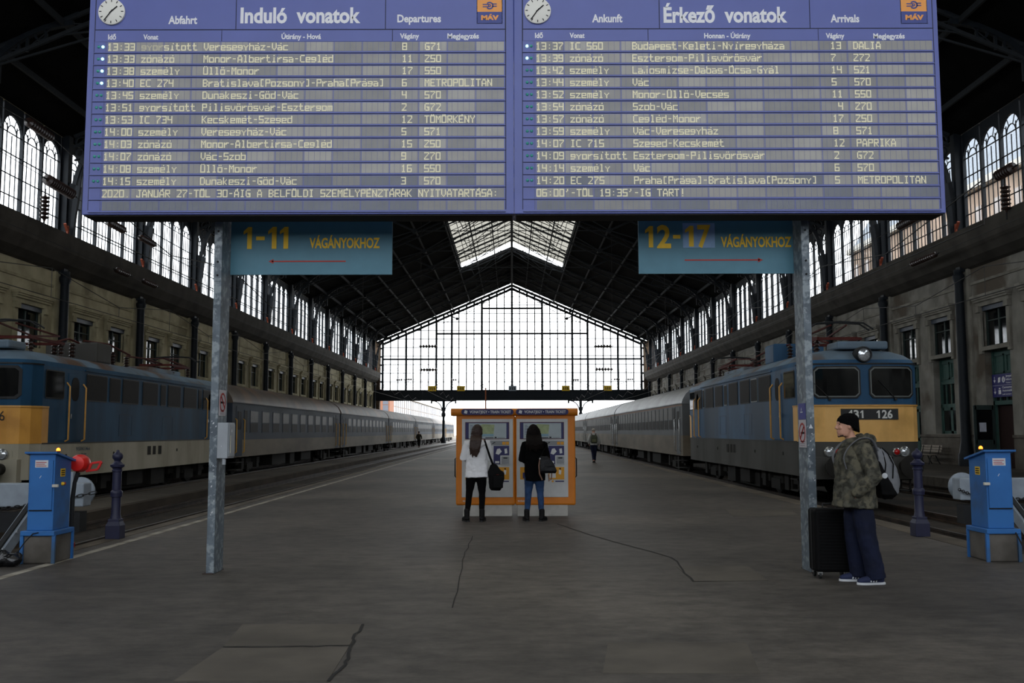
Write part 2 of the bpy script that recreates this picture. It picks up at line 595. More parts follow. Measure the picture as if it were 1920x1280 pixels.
def side_wall(s):
    sd = 'left' if s < 0 else 'right'
    mb = MB()
    x0, x1 = sorted((s * HALF, s * (HALF + .7)))
    ycuts = []
    for i, y in enumerate(BAYS):
        if y < 25 or y > 140:
            continue
        for oi, o in enumerate(OPEN):
            low = 5.3
            if s > 0 and y < 45:
                low = 0 if not (y > 40 and oi == 0) else 1.45
            ycuts.append((y + o - OW, y + o + OW, low, 7.1))
    cur = Y0
    for a, b, z0, z1 in ycuts:
        mb.box(x0, x1, cur, a, 0, SILL - .1)
        mb.box(x0, x1, a, b, z1, SILL - .1)
        if z0 > 0:
            mb.box(x0, x1, a, b, 0, z0)
        cur = b
    mb.box(x0, x1, cur, Y1, 0, SILL - .1)
    # eaves wall above the arches
    mb.box(*sorted((s * (HALF - .05), s * (HALF + .08))), Y0, Y1, EAVE - .02, EAVE + .3)
    w = struct('wall_' + sd, mb, 'wall_l' if s < 0 else 'wall_r')
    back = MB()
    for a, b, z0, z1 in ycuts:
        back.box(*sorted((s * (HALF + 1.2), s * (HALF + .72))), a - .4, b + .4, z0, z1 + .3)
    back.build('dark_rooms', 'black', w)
    pil = MB()
    for y in COLY:
        if y > 25:
            pil.box(*sorted((s * (HALF - .12), s * HALF)), y - .45, y + .45, 0, 9.2)
    pil.build('pilasters', 'stone_l' if s < 0 else 'stone_r', w)
    if s > 0:
        pl = MB()
        cur = 25
        for a, b, z0, z1 in ycuts:
            if z0 == 0:
                pl.box(HALF - .1, HALF, cur, a - .15, 0, 1.3)
                pl.box(HALF - .16, HALF, cur, a - .15, 1.3, 1.42)
                cur = b + .15
        pl.box(HALF - .1, HALF, cur, Y1, 0, 1.3)
        pl.build('plinth', 'stone_dk', w)
    st = MB()
    st.box(*sorted((s * (HALF - .05), s * HALF)), 25, Y1, 8.2, 8.32)
    st.build('string_course', 'stone_l' if s < 0 else 'stone_r', w)
    # girder casing (cove) under the glazing
    g = MB()
    prof = [(HALF + .3, SILL - .05), (HALF - 1.0, SILL - .05), (HALF - 1.0, SILL - .45), (HALF - .92, SILL - .85), (HALF - .6, SILL - 1.3), (HALF - .2, SILL - 1.55), (HALF + .1, SILL - 1.66), (HALF + .3, SILL - 1.66)]
    g.prism([(s * a, b) for a, b in prof], 'y', Y0, Y1)
    struct('trim_%d' % (2 if s < 0 else 3), g, 'cove')
    return w


wall_l = side_wall(-1)
wall_r = side_wall(1)
NWIN = [0]


def new_window():
    NWIN[0] += 1
    return 'window_%d' % NWIN[0]


# clerestory: one glazed bay between two columns, five arched lights
BAY, NL = 9.12, 5
LW = (BAY - .6) / NL
AR = (LW - .12) / 2
SPR = ARCHTOP - AR


def clerestory_meshes():
    mb = MB()
    t = .06
    mb.box(-t, t, 0, BAY, SILL - .15, SILL + .05)
    mb.box(-t, t, 0, .3, SILL, EAVE)
    mb.box(-t, t, BAY - .3, BAY, SILL, EAVE)
    for i in range(NL + 1):
        y = .3 + i * LW
        mb.box(-t - .02, t + .02, y - .06, y + .06, SILL, SPR + .2)
    for i in range(NL):
        y0 = .3 + i * LW + .06
        yc = y0 + AR
        n = 12
        for k in range(n):      # spandrel between the arch and the eaves
            a0, a1 = math.pi - math.pi * k / n, math.pi - math.pi * (k + 1) / n
            p = [(yc + AR * math.cos(a), SPR + AR * math.sin(a)) for a in (a0, a1)]
            mb.prism([p[0], p[1], (p[1][0], EAVE), (p[0][0], EAVE)], 'x', -t, t)
    frame = mb
    bars = MB()
    for i in range(NL):
        y0 = .3 + i * LW + .06
        yc = y0 + AR
        w = 2 * AR
        for k in (1, 2, 3):
            top = SPR if k != 2 else SPR - .05
            bars.box(-.02, .02, y0 + w * k / 4 - .014, y0 + w * k / 4 + .014, SILL, top + (.40 if k != 2 else 0))
        z = SILL + .9
        while z < SPR + .1:
            bars.box(-.025, .025, y0, y0 + w, z - .018, z + .018)
            z += .875
        bars.arc_band((yc, SPR), .36, .4, 0, math.pi, 'x', -.02, .02, 10)
        for a in (35, 65, 115, 145):
            bars.bar((0, yc + .4 * math.cos(R(a)), SPR + .4 * math.sin(R(a))), (0, yc + AR * math.cos(R(a)), SPR + AR * math.sin(R(a))), .03, .03, ref=(1, 0, 0))
    pane = MB().quad((0, .2, SILL), (0, BAY - .2, SILL), (0, BAY - .2, EAVE - .2), (0, .2, EAVE - .2))
    return frame, bars, pane


fr, br, pn = clerestory_meshes()
src = None
for s in (-1, 1):
    for y in BAYS:
        if src is None:
            src = fr.build(new_window(), 'iron')
            src['kind'] = 'structure'
            br.build('glazing_bars', 'iron', src)
            pn.build('window_pane', 'clear', src)
            w = src
        else:
            w = copy_tree(src)
            w.name = new_window()
        w.location = (s * HALF, y, 0)

# wall windows with stone surround, above the doors
def wall_window(s, right):
    st = 'stone_r' if right else 'stone_l'
    mb = MB()
    X = HALF

    def bx(mbb, a, b, *r, mi=0):        # a..b measured from the wall face towards the hall (negative: into the wall)
        mbb.box(*sorted((s * (X - a), s * (X - b))), *r, mi)
    for sg in (-1, 1):
        y0, y1 = sorted((sg * (OW), sg * (OW + .28)))
        bx(mb, -.05, .1, y0, y1, 5.0, 7.1)
        y0, y1 = sorted((sg * (OW - .02), sg * (OW + .34)))
        bx(mb, -.05, .2, y0, y1, 6.85, 7.12)
    bx(mb, -.05, .14, -OW - .34, OW + .34, 7.1, 7.3)
    bx(mb, -.05, .22, -OW - .38, OW + .38, 7.3, 7.4)
    bx(mb, -.05, .34, -OW - .46, OW + .46, 7.48, 7.6)
    bx(mb, -.05, .28, -OW - .42, OW + .42, 7.4, 7.48)
    bx(mb, -.1, .12, -OW - .2, OW + .2, 5.12, 5.3)
    root = mb.build('window_0', st)
    root['kind'] = 'structure'
    f = MB()
    for y in (-OW + .04, -.02, OW - .04):
        bx(f, -.2, -.14, y - .05, y + .05, 5.3, 7.1)
    for y in ():
        bx(f, -.21, -.15, y - .02, y + .03, 5.3, 7.1)
    for z in (5.34, 6.45, 7.06):
        bx(f, -.2, -.14, -OW, OW, z - .025, z + .025)
    f.build('sash_frame', 'green_dk', root)
    p = MB()
    bx(p, -.26, -.2, -OW, OW, 5.3, 7.1)
    p.build('window_pane', 'darkglass', root)
    return root


for s in (-1, 1):
    proto = wall_window(s, s > 0)
    WM[proto] = Matrix()
    sh = MB()
    sh.box(*sorted((s * (HALF - .02), s * (HALF + .13))), -OW + .02, OW - .02, 6.9, 7.1)
    sh.build('shutter_box', mat('blue_shutter_box_%d' % (s + 2), '#3c4450', .5), proto)
    first = True
    for i, y in enumerate(BAYS):
        if y < 25 or y > 140:
            continue
        for o in OPEN:
            w = proto if first else copy_tree(proto)
            first = False
            w.name = new_window()
            w.location = (0, y + o, 0)

# doors and the blocked window at the foot of the right-hand wall
def door(n, yc, low, leaf_open=False):
    mb = MB()
    X = HALF
    for sg in (-1, 1):
        mb.box(X + .3, X + .42, yc + sg * (OW - .06) - .06, yc + sg * (OW - .06) + .06, low, 5.12)
    mb.box(X + .3, X + .42, yc - OW, yc + OW, 3.86, 3.98)
    mb.box(X + .3, X + .42, yc - OW, yc + OW, 2.72, 2.9)
    root = mb.build('door_%d' % n, 'green')
    root['kind'] = 'structure'
    t = MB().box(X + .36, X + .4, yc - OW, yc + OW, 3.95, 5.12)
    for k in (-1, 1):
        t.box(X + .31, X + .36, yc + k * .5 - .38, yc + k * .5 + .38, 4.1, 4.18)
        t.box(X + .31, X + .36, yc + k * .5 - .38, yc + k * .5 + .38, 4.85, 4.93)
        for e in (-.38, .34):
            t.box(X + .31, X + .36, yc + k * .5 + e, yc + k * .5 + e + .05, 4.1, 4.93)
    t.build('transom_panel', 'green', root)
    MB().box(X + .4, X + .43, yc - OW, yc + OW, 2.85, 3.9).build('fanlight', 'darkglass', root)
    fb = MB()
    for k in (-.5, 0, .5):
        fb.box(X + .34, X + .42, yc + k * OW - .04, yc + k * OW + .04, 2.85, 3.9)
    fb.build('fanlight_bars', 'green', root)
    if not leaf_open:
        for sg in (-1, 1):
            a, b = sorted((yc, yc + sg * (OW - .12)))
            lf = MB()
            for y_ in (a + .06, b - .06):
                lf.box(X + .32, X + .38, y_ - .06, y_ + .06, low, 2.72)
            for z_ in (low + .1, 1.15, 2.66) if low < 1 else (low + .06, 2.66):
                lf.box(X + .32, X + .38, a, b, z_ - .08, z_ + .08)
            L = lf.build('door_leaf', 'green', root)
            if low < 1:
                MB().box(X + .34, X + .37, a, b, low, 1.15).build('leaf_panel', 'green', L)
            MB().box(X + .34, X + .36, a, b, max(low, 1.15), 2.7).build('leaf_glass', 'darkglass', L)
    else:
        lf = MB()
        for xx in (X - .62, X + .2):
            lf.box(xx - .06, xx + .06, yc + OW - .16, yc + OW - .1, 0.02, 2.7)
        for z_ in (.12, 1.1, 2.62):
            lf.box(X - .62, X + .2, yc + OW - .16, yc + OW - .1, z_ - .1, z_ + .1)
        lf.box(X - .6, X + .2, yc + OW - .15, yc + OW - .11, .1, 1.1)
        L = lf.build('door_leaf', 'green_dk', root)
        MB().box(X - .58, X + .2, yc + OW - .14, yc + OW - .12, 1.1, 2.65).build('leaf_glass', 'darkglass', L)
        MB().box(X - .45, X - .15, yc + OW - .17, yc + OW - .162, 1.55, 1.95).build('paper_notice', mat('paper_notice', '#b9bcc8', .8), L)
        MB().box(X + .5, X + .68, yc - OW, yc + OW, 0, 2.72).build('dim_passage', mat('dim_passage', '#2a1512', .9), root)
    return root


door(1, 34.8 + OPEN[0], 0)
door(2, 34.8 + OPEN[1], 0, True)
door(3, 43.92 + OPEN[0], 1.45)
door(4, 43.92 + OPEN[1], 0)

# iron columns with their arched brackets
def make_column(s, label):
    root = thing('iron_column', label, 'column', (s * (HALF - .35), 0, 0), 0, 'iron columns along the %s wall' % ('left' if s < 0 else 'right'))
    i = -s                                          # towards the hall
    mb = MB()
    mb.lathe((0, 0, 0), [(.36, 0), (.36, .5), (.3, .62), (.27, .8), (.24, 1.0), (.22, 1.1), (.2, 5), (.19, 8.4), (.26, 8.6), (.26, 8.75), (.2, 8.8), (.2, 9.0)], 16)
    mb.build('shaft', 'iron', root, 50, world=False)
    mb = MB()
    mb.box(*sorted((i * -.28, i * .02)), -.2, .2, 8.9, EAVE + .1)
    mb.box(*sorted((i * -.28, i * .1)), -.24, .24, 10.2, 10.6)
    mb.build('pier', 'iron', root, world=False)
    mb = MB()
    # arched bracket in the plane of the truss: solid foot, curved rib, open tracery
    def rib(t):                                      # from the column foot to the rafter
        return (.08 + 4.3 * (1 - math.cos(t)) ** 1.15, 10.9 + 6.0 * math.sin(t) ** .95)
    n = 16
    pts = [rib(R(88) * k / n) for k in range(n + 1)]
    for a, b in zip(pts, pts[1:]):
        mb.bar((i * a[0], 0, a[1]), (i * b[0], 0, b[1]), .2, .2, ref=(0, 1, 0))
    mb.prism([(i * .0, 10.6), (i * .3, 10.6), (i * .38, 11.6), (i * .55, 13.0), (i * .0, 13.2)], 'y', -.1, .1)
    mb.build('bracket', 'iron', root, world=False)
    mb = MB()
    for px_, z0, z1 in ((.75, 13.0, 16.0), (1.5, 14.6, 16.4), (2.5, 15.8, 16.9)):
        mb.bar((i * (px_ - .3 if px_ < 1 else px_), 0, z0 - (.2 if px_ < 1 else 0)), (i * px_, 0, z1), .1, .1, ref=(0, 1, 0))
    mb.bar((i * .15, 0, 15.6), (i * 4.4, 0, 17.3), .12, .12, ref=(0, 1, 0))
    for cx_, cz_, rr in ((.5, 14.6, .22), (.48, 15.15, .26), (1.12, 15.4, .3), (1.95, 16.0, .26), (1.1, 14.75, .2), (3.0, 16.45, .22)):
        mb.arc_band((i * cx_, cz_), rr - .05, rr + .03, 0, 2 * math.pi, 'y', -.05, .05, 12)
    mb.bar((i * .2, 0, 14.25), (i * 1.2, 0, 14.9), .08, .08, ref=(0, 1, 0))
    mb.build('tracery', 'iron', root, world=False)
    mb = MB().bar((i * .14, -.26, 10.35), (i * .14, -.26, 11.1), .12, .08).bar((i * .14, -.26, 10.85), (i * .14, -.55, 11.15), .12, .08)
    mb.build('rusty_clamp', 'rust_red', root, world=False, label='rust red clamp at the sill')
    return root


ORD = ['nearest', 'second', 'third', 'fourth', 'fifth', 'sixth', 'seventh', 'eighth', 'ninth', 'tenth', 'eleventh', 'twelfth', 'thirteenth', 'fourteenth', 'fifteenth', 'sixteenth', 'seventeenth', 'eighteenth']
for s in (-1, 1):
    proto = None
    n = 0
    for y in COLY:
        if y < 30 or y > Y1 - 1:
            continue
        lb = 'dark iron column with arched openwork bracket on the %s wall, %s counting from the camera' % ('left' if s < 0 else 'right', ORD[n])
        n += 1
        if proto is None:
            proto = make_column(s, lb)
            c = proto
        else:
            c = copy_tree(proto, label=lb)
        c.location = (s * (HALF - .35), y, 0)

# ------------------------------------------------------------------ roof
def roof_z(x):
    return RIDGE - (RIDGE - EAVE) / HALF * abs(x)


mb = MB()
th = .25
for s in (-1, 1):
    for xa, xb, ya, yb in ((SKX, HALF + .08, Y0, Y1 + .6), (0, SKX, SKY1, Y1 + .6), (0, SKX, Y0, SKY0)):
        pr = [(s * xa, roof_z(xa)), (s * xb, roof_z(xb)), (s * xb, roof_z(xb) + th), (s * xa, roof_z(xa) + th)]
        mb.prism(pr, 'y', ya, yb)
ceil = struct('ceiling', mb, 'roof')
# ribbed glass lantern over the ridge
lift = .45
mb = MB()
for s in (-1, 1):
    y = SKY0
    for x in [SKX * k / 8 for k in range(0, 9)]:
        mb.bar((s * x, SKY0, roof_z(x) + lift), (s * x, SKY1 - 2.6, roof_z(x) + lift), .05 if x not in (0, SKX) else .2, .06)
    while y < SKY1 - 2.5:
        mb.bar((s * .0, y, RIDGE + lift - .05), (s * SKX, y, roof_z(SKX) + lift - .05), .05, .06)
        y += 2.28
    # kerb of the lantern
    mb.box(*sorted((s * (SKX - .06), s * (SKX + .06))), SKY0, SKY1, roof_z(SKX), roof_z(SKX) + lift)
sky = struct(new_window(), mb, 'truss')
mb = MB()
for s in (-1, 1):
    mb.quad((0, SKY0, RIDGE + lift), (s * SKX, SKY0, roof_z(SKX) + lift), (s * SKX, SKY1 - 2.6, roof_z(SKX) + lift), (0, SKY1 - 2.6, RIDGE + lift))
mb.build('window_pane', 'sky_glass', sky)
rb = MB()
for s in (-1, 1):
    yy = 60
    while yy < SKY1 - 2.8:      # ribs of the corrugated glass sheets
        rb.bar((s * .1, yy, RIDGE + lift + .02), (s * SKX, yy, roof_z(SKX) + lift + .02), .05, .02)
        yy += .57
rb.build('sheet_ribs', mat('weathered_rib', '#8f8a7d', .8), sky)

# trusses
def make_truss(n):
    mb = MB()
    for s in (-1, 1):
        def rp(x, d):
            return (s * x, 0, roof_z(x) - d)
        for d in (.12, .62):
            mb.bar(rp(.05, d), rp(HALF - .5, d), .14, .12, ref=(0, 1, 0))
        xs = [.05 + (HALF - .6) * k / 18 for k in range(19)]
        for k in range(18):
            a, b = (.12, .62) if k % 2 else (.62, .12)
            mb.bar(rp(xs[k], a), rp(xs[k + 1], b), .035, .035, ref=(0, 1, 0))
        node = (s * 8.3, 0, 18.6)
        for q in (rp(HALF - 1.2, .7), rp(.1, 1.0)):
            mb.bar(q, node, .07, .07)
        mb.bar(rp(10.1, .6), node, .16, .16)
        mb.lathe((node[0], node[1] - .1, node[2]), [(.22, 0), (.22, .2)], 10, 'y')
        for xq, zq in ((14.4, None), (4.6, None)):
            t = (xq - 8.3) / (HALF - 1.2 - 8.3) if xq > 8.3 else None
            if t is not None:
                z = 18.6 + t * (roof_z(HALF - 1.2) - .7 - 18.6)
            else:
                z = 18.6 + (8.3 - xq) / 8.2 * (roof_z(.1) - 1.0 - 18.6)
            mb.bar((s * xq, 0, z), rp(xq + .4, .6), .08, .08)
            mb.bar((s * xq, 0, z), rp(xq + (2.6 if xq > 8 else -2.4), .6), .06, .06)
    mb.bar((-8.3, 0, 18.6), (8.3, 0, 18.6), .06, .06)
    mb.bar((0, 0, RIDGE - .3), (0, 0, 18.6), .05, .05)
    return struct('trim_%d' % n, mb, 'truss')


tn = 10
proto = None
for y in COLY[1:]:
    if y > Y1 - .5:
        continue
    if proto is None:
        proto = make_truss(tn)
        t_ = proto
    else:
        t_ = copy_tree(proto)
        t_.name = 'trim_%d' % tn
    t_.location = (0, y, 0)
    tn += 1
mb = MB()
for s in (-1, 1):
    for x in (2.1, 4.25, SKX + .1, 9.0, 11.6, 14.2, 16.8, 19.2):
        mb.bar((s * x, Y0, roof_z(x) - .22), (s * x, Y1, roof_z(x) - .22), .1, .24)
mb.box(-.14, .14, Y0, Y1, RIDGE - .75, RIDGE - .1)
struct('trim_%d' % tn, mb, 'truss')
mb = MB()
yb = COLY[1:]
for a, b in zip(yb, yb[1:]):          # wind bracing under the skylight
    if b > Y1:
        break
    for s in (-1, 1):
        m_ = (a + b) / 2
        for p, q in (((s * SKX, a), (s * .1, b)), ((s * SKX, b), (s * .1, a))):
            mb.bar((p[0], p[1], roof_z(p[0]) - .45), (q[0], q[1], roof_z(q[0]) - .45), .05, .05)
struct('trim_%d' % (tn + 1), mb, 'truss')

# ------------------------------------------------------------------ far gable
GB0, GB1 = 6.3, 7.9
inner = .55
mb = MB()
out_ = [(-HALF + .2, GB1), (-HALF + .2, roof_z(HALF - .2) - .35), (0, RIDGE - .45), (HALF - .2, roof_z(HALF - .2) - .35), (HALF - .2, GB1)]
xi = HALF - 1.3
zi = roof_z(xi) - .98
for a, b in zip(out_, out_[1:]):
    mb.bar((a[0], Y1, a[1]), (b[0], Y1, b[1]), .34, .34, ref=(0, 1, 0))
inn = [(-xi, GB1), (-xi, zi), (0, RIDGE - 1.0), (xi, zi), (xi, GB1)]
for a, b in zip(inn, inn[1:]):
    mb.bar((a[0], Y1, a[1]), (b[0], Y1, b[1]), .32, .32, ref=(0, 1, 0))
slope = (RIDGE - 1.0 - zi) / xi
k = -xi
while k <= xi + .01:                        # rungs of the sloping band
    zt = RIDGE - .45 - (RIDGE - EAVE) / HALF * abs(k)
    zb = RIDGE - 1.0 - slope * abs(k)
    mb.bar((k, Y1, zb), (k, Y1, zt), .26, .2, ref=(0, 1, 0))
    k += xi / 17
for s in (-1, 1):
    z = GB1
    while z < zi:
        mb.bar((s * xi, Y1, z), (s * (HALF - .2), Y1, z), .26, .26, ref=(0, 1, 0))
        z += 1.27
def gtop(x):
    return RIDGE - 1.0 - slope * abs(x)
for x in (0, 4.6, 9.2, 11.55, 16.15):
    for s in ((-1, 1) if x else (1,)):
        mb.bar((s * x, Y1, GB1), (s * x, Y1, gtop(x)), .32, .2, ref=(0, 1, 0))
for z, xm in ((12.6, xi), (16.5, 11.5), (20.4, 4.6)):
    mb.bar((-xm, Y1, z), (xm, Y1, z), .26, .26)
gable = struct('wall_far', mb, 'iron')
mb = MB()
x = -xi
n = 34
for i in range(1, n):
    x = -xi + 2 * xi * i / n
    mb.box(x - .08, x + .08, Y1 - .03, Y1 + .03, GB1, gtop(x))
z = GB1 + 1.3
while z < RIDGE - 2:
    xm = min(xi, (RIDGE - 1.0 - z) / slope)
    mb.box(-xm, xm, Y1 - .03, Y1 + .03, z - .05, z + .05)
    z += 1.3
mb.build('glazing_bars', 'iron', gable)
mb = MB()
mb.add([(x, Y1 + .1, z) for x, z in out_], [(0, 1, 2, 3, 4)])
mb.build('window_pane', 'outdoor_glass', gable)
mb = MB()
for i in range(n):                           # scrollwork row above the beam
    xx = -xi + 2 * xi * (i + .5) / n
    mb.arc_band((xx, GB1 + .62), .38, .46, 0, 2 * math.pi, 'y', Y1 - .05, Y1 - .02, 10)
mb.box(-xi, xi, Y1 - .06, Y1, GB1 + 1.1, GB1 + 1.18)
mb.build('scrollwork', 'iron', gable)
mb = MB().box(-HALF, HALF, Y1 - .5, Y1 + .5, GB0, GB1)
mb.box(-HALF, HALF, Y1 - .7, Y1 + .7, GB1 - .14, GB1)
mb.box(-HALF, HALF, Y1 - .7, Y1 + .7, GB0, GB0 + .14)
struct('trim_4', mb, 'iron')
mb = MB()
for s in (-1, 1):
    mb.box(*sorted((s * 20.1, s * (HALF + .7))), Y1 - .4, Y1 + .8, 0, EAVE)
struct('trim_5', mb, mat2('brown_brick_pier', '#6b5a4a', '#544638', 2, .4, .6, .9))
for s in (-1, 1):
    root = thing('gable_column', 'slim cast iron column with curved brackets under the far glass gable, on the %s' % ('left' if s < 0 else 'right'), 'column', (s * 10.4, Y1, 0), 0, 'columns under the far gable')
    mb = MB().lathe((0, 0, 0), [(.4, -.12 if s < 0 else -.31), (.4, .6), (.24, .8), (.2, 1.2), (.18, 3.8), (.3, 3.95), (.34, 4.3), (.22, 4.5), (.22, 6.3)], 14)
    mb.build('shaft', 'iron', root, 50, world=False)
    for q in (-1, 1):
        mb = MB().arc_band((q * 1.75, 4.75), 1.45, 1.6, R(90), R(180) if q > 0 else R(0), 'y', -.1, .1, 10)
        mb.box(*sorted((q * .2, q * 1.9)), -.1, .1, 6.18, 6.32)
        mb.box(*sorted((q * 1.7, q * 1.95)), -.12, .12, 5.85, 6.3)
        mb.build('bracket', 'iron', root, world=False)

# ------------------------------------------------------------------ front gable (behind the camera; daylight enters here too)
FB = 6.0
mb = MB().box(-HALF - .7, HALF + .7, Y0 - .7, Y0 - .2, 0, FB)
wf = struct('wall_front', mb, 'wall_r')
mb = MB()
for i in range(19):
    x = -HALF + 2 * HALF * i / 18
    mb.box(x - .08, x + .08, Y0 - .5, Y0 - .35, FB, roof_z(x))
z = FB
while z < RIDGE:
    xm = min(HALF, (RIDGE - z) / ((RIDGE - EAVE) / HALF))
    mb.box(-xm, xm, Y0 - .5, Y0 - .35, z - .05, z + .05)
    z += 2
fw = struct(new_window(), mb, 'iron')
MB().add([(-HALF, Y0 - .4, FB), (-HALF, Y0 - .4, EAVE), (0, Y0 - .4, RIDGE), (HALF, Y0 - .4, EAVE), (HALF, Y0 - .4, FB)], [(0, 1, 2, 3, 4)]).build('window_pane', 'front_glass', fw)

# ------------------------------------------------------------------ buildings seen outside
def building(name, label, boxes, facade, rows, roofcol=None, face='x', win='#5a6a7c'):
    x0, x1, y0, y1, z0, z1 = boxes
    root = thing(name, label, 'building', ((x0 + x1) / 2, (y0 + y1) / 2, z0))
    MB().box(x0, x1, y0, y1, z0, z1).build('wall', facade, root)
    co = MB().box(x0 - .4, x1 + .4, y0 - .4, y1 + .4, z1, z1 + .5)
    co.build('cornice', mat('pale_cornice', '#c9c4ba', .8), root)
    if roofcol:
        r = MB()
        r.loft([[(x0, y0, z1 + .5), (x1, y0, z1 + .5), (x1, y1, z1 + .5), (x0, y1, z1 + .5)], [(x0 + 3, y0 + 2, z1 + 6), (x1 - 3, y0 + 2, z1 + 6), (x1 - 3, y1 - 2, z1 + 6), (x0 + 3, y1 - 2, z1 + 6)]])
        r.build('roof', roofcol, root)
    w = MB()
    nz, ny, step = rows
    for iz in range(nz):
        z = z0 + 3 + iz * (z1 - z0 - 3) / nz
        for iy in range(ny):
            y = y0 + (y1 - y0) * (iy + .5) / ny
            if face == 'x':
                w.box(x0 - .06, x0 + .1, y - step, y + step, z, z + 1.9)
            elif face == '-x':
                w.box(x1 - .1, x1 + .06, y - step, y + step, z, z + 1.9)
        if face == 'y':
            nx = ny
            for ix in range(nx):
                x = x0 + (x1 - x0) * (ix + .5) / nx
                w.box(x - step, x + step, y0 - .06, y0 + .1, z, z + 1.9)
    ws = w.build('windows', mat('outer_window_' + name + label[:6], win, .3), root)
    ws['kind'] = 'stuff'
    return root


building('apartment_building', 'long pinkish brown office building with grey roof outside the right-hand windows', (33, 47, 12, 92, 0, 18.6), mat2('pink_brown_facade', '#b29a88', '#94806f', .5, .4, .6, .9), (5, 30, .45), mat('slate_roof', '#7c828a', .8, var=.2), 'x', '#8a7b73')
building('apartment_building', 'pale apartment block with blue window rows beyond the far left opening', (-46, -24, 186, 330, -.4, 9.0), mat2('pale_facade', '#8f867f', '#7f736b', .2, .4, .6, .9), (3, 36, 1.2), None, '-x', '#4f5a6a')
building('apartment_building', 'salmon coloured narrow house at the far left beside the hall end', (-27, -22.4, 176, 182, -.4, 8.6), mat('salmon_facade', '#94644c', .9), (3, 3, .5), None, 'y', '#5a5f6a')
# ------------------------------------------------------------------ departures / arrivals board
M['board_blue'] = mat('board_blue_enamel', '#5560a6', .38, var=.05, scale=2)
M['board_dark'] = mat('board_seam_dark', '#181d3c', .6, var=0)
M['board_text'] = mat('board_white_lettering', '#ececf0', .6, var=0)
M['flap'] = [mat('display_grey_%d' % i, c, .35, var=.1, scale=4) for i, c in enumerate(('#9c9994', '#92908d', '#868584', '#a4a19b'))]
M['flap_dk'] = mat('display_grey_dark', '#6a6e78', .35, var=.1, scale=4)
M['divider'] = mat('display_divider', '#6a6c92', .5, var=.05)
M['digit'] = mat('display_yellow_dots', '#fbf3cf', .5, var=0)
M['digit_dim'] = mat('display_faded_dots', '#cdc7ad', .5, var=0)
M['led_off'] = mat('indicator_off', '#46a398', .25, var=0)
M['led_on'] = mat('indicator_lit', '#b8ffe8', .3, var=0, emit=1.6)
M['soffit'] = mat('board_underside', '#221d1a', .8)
M['clock_face'] = mat('clock_face_white', '#e9e7df', .5, var=0)
M['orange'] = mat('logo_orange', '#f0a04c', .5, var=0)
M['logo_blue'] = mat('logo_blue', '#3a468c', .5, var=0)
BY = 10.65                                    # front plane of the board
GLY = {}
for line in '''A 0e0a1111 1f1111|B 1e11111e11111e|C 0f10101010100f|D 1e11111111111e|E 1f10101e10101f|F 1f10101e101010|G 0f10101713110f|H 1111111f111111
I 0e04040404040e|J 0702020202121e|K 11121418141211|L 1010101010101f|M 111b1515111111|N 11191915131311|O 1f11111111111f|P 1f11111f101010|R 1f11111f141211
S 1f10101f01011f|T 1f040404040404|U 1111111111111f|V 11111111110a04|Y 11110a04040404|Z 1f01020408101f|Q 1f11111115131f
0 1f11111111111f|1 040c040404040e|2 1f01010204081f|3 1f01010f01011f|4 1111111f010101|5 1f10101f01011f|6 1f10101f11111f|7 1f010204080808|8 1f11111f11111f|9 1f11111f01011f
a 00001e011f111f|b 10101f1111111f|c 00001f1010101f|d 01011f1111111f|e 00001f111f101f|g 00001f111f011e|h 10101f11111111|i 0400040404040e|j 02000202021212|k 10101214181412
l 0c04040404040e|m 00001f15151515|n 00001f11111111|o 00001f1111111f|p 00001f111f1010|r 0000171c101010|s 00001f101f011f|t 08081e08080807|u 0000111111111f|v 00001111110a04|y 0000110a040404
z 00001f0204081f|- 0000000e000000|: 00000400000400|. 00000000000004|[ 0e08080808080e|] 0e02020202020e|' 04040800000000|! 04040404040004'''.replace('\n', '|').split('|'):
    ch, hx = line.split(' ', 1)
    hx = hx.replace(' ', '')
    GLY[ch] = [int(hx[i:i + 2], 16) for i in range(0, 14, 2)]
BASE = {'á': 'a', 'é': 'e', 'í': 'i', 'ó': 'o', 'ö': 'o', 'ő': 'o', 'Ó': 'O', 'Á': 'A', 'É': 'E', 'Ö': 'O', 'Ő': 'O', 'Ü': 'U'}
ACC = {'á': 0x02, 'é': 0x02, 'í': 0x02, 'ó': 0x02, 'ö': 0x0a, 'ő': 0x0a, 'Ó': 0x02, 'Á': 0x02, 'É': 0x02, 'Ö': 0x0a, 'Ő': 0x0a, 'Ü': 0x0a}


def dots(mb, s, x, z, y, pitch=.065, dh=.0127, mi=0):
    dw = pitch / 6
    for c in s:
        rows = GLY.get(BASE.get(c, c))
        if rows:
            rr = list(rows)
            if c in ACC:
                if c.islower():
                    rr[0] = ACC[c]
                    if c == 'í':
                        rr[0], rr[1] = 2, 0
                else:
                    rr = [ACC[c]] + rr
            n = len(rr)
            for r, bits in enumerate(rr):
                zt = z + (n - r) * dh
                k = 4
                while k >= 0:
                    if bits >> k & 1:
                        e = k
                        while e - 1 >= 0 and bits >> (e - 1) & 1:
                            e -= 1
                        x0 = x + (4 - k) * dw - .0011
                        x1 = x + (5 - e) * dw + .0011
                        mb.quad((x0, y, zt - dh), (x1, y, zt - dh), (x1, y, zt), (x0, y, zt), mi)
                        k = e - 1
                    k -= 1
        x += pitch
    return mb


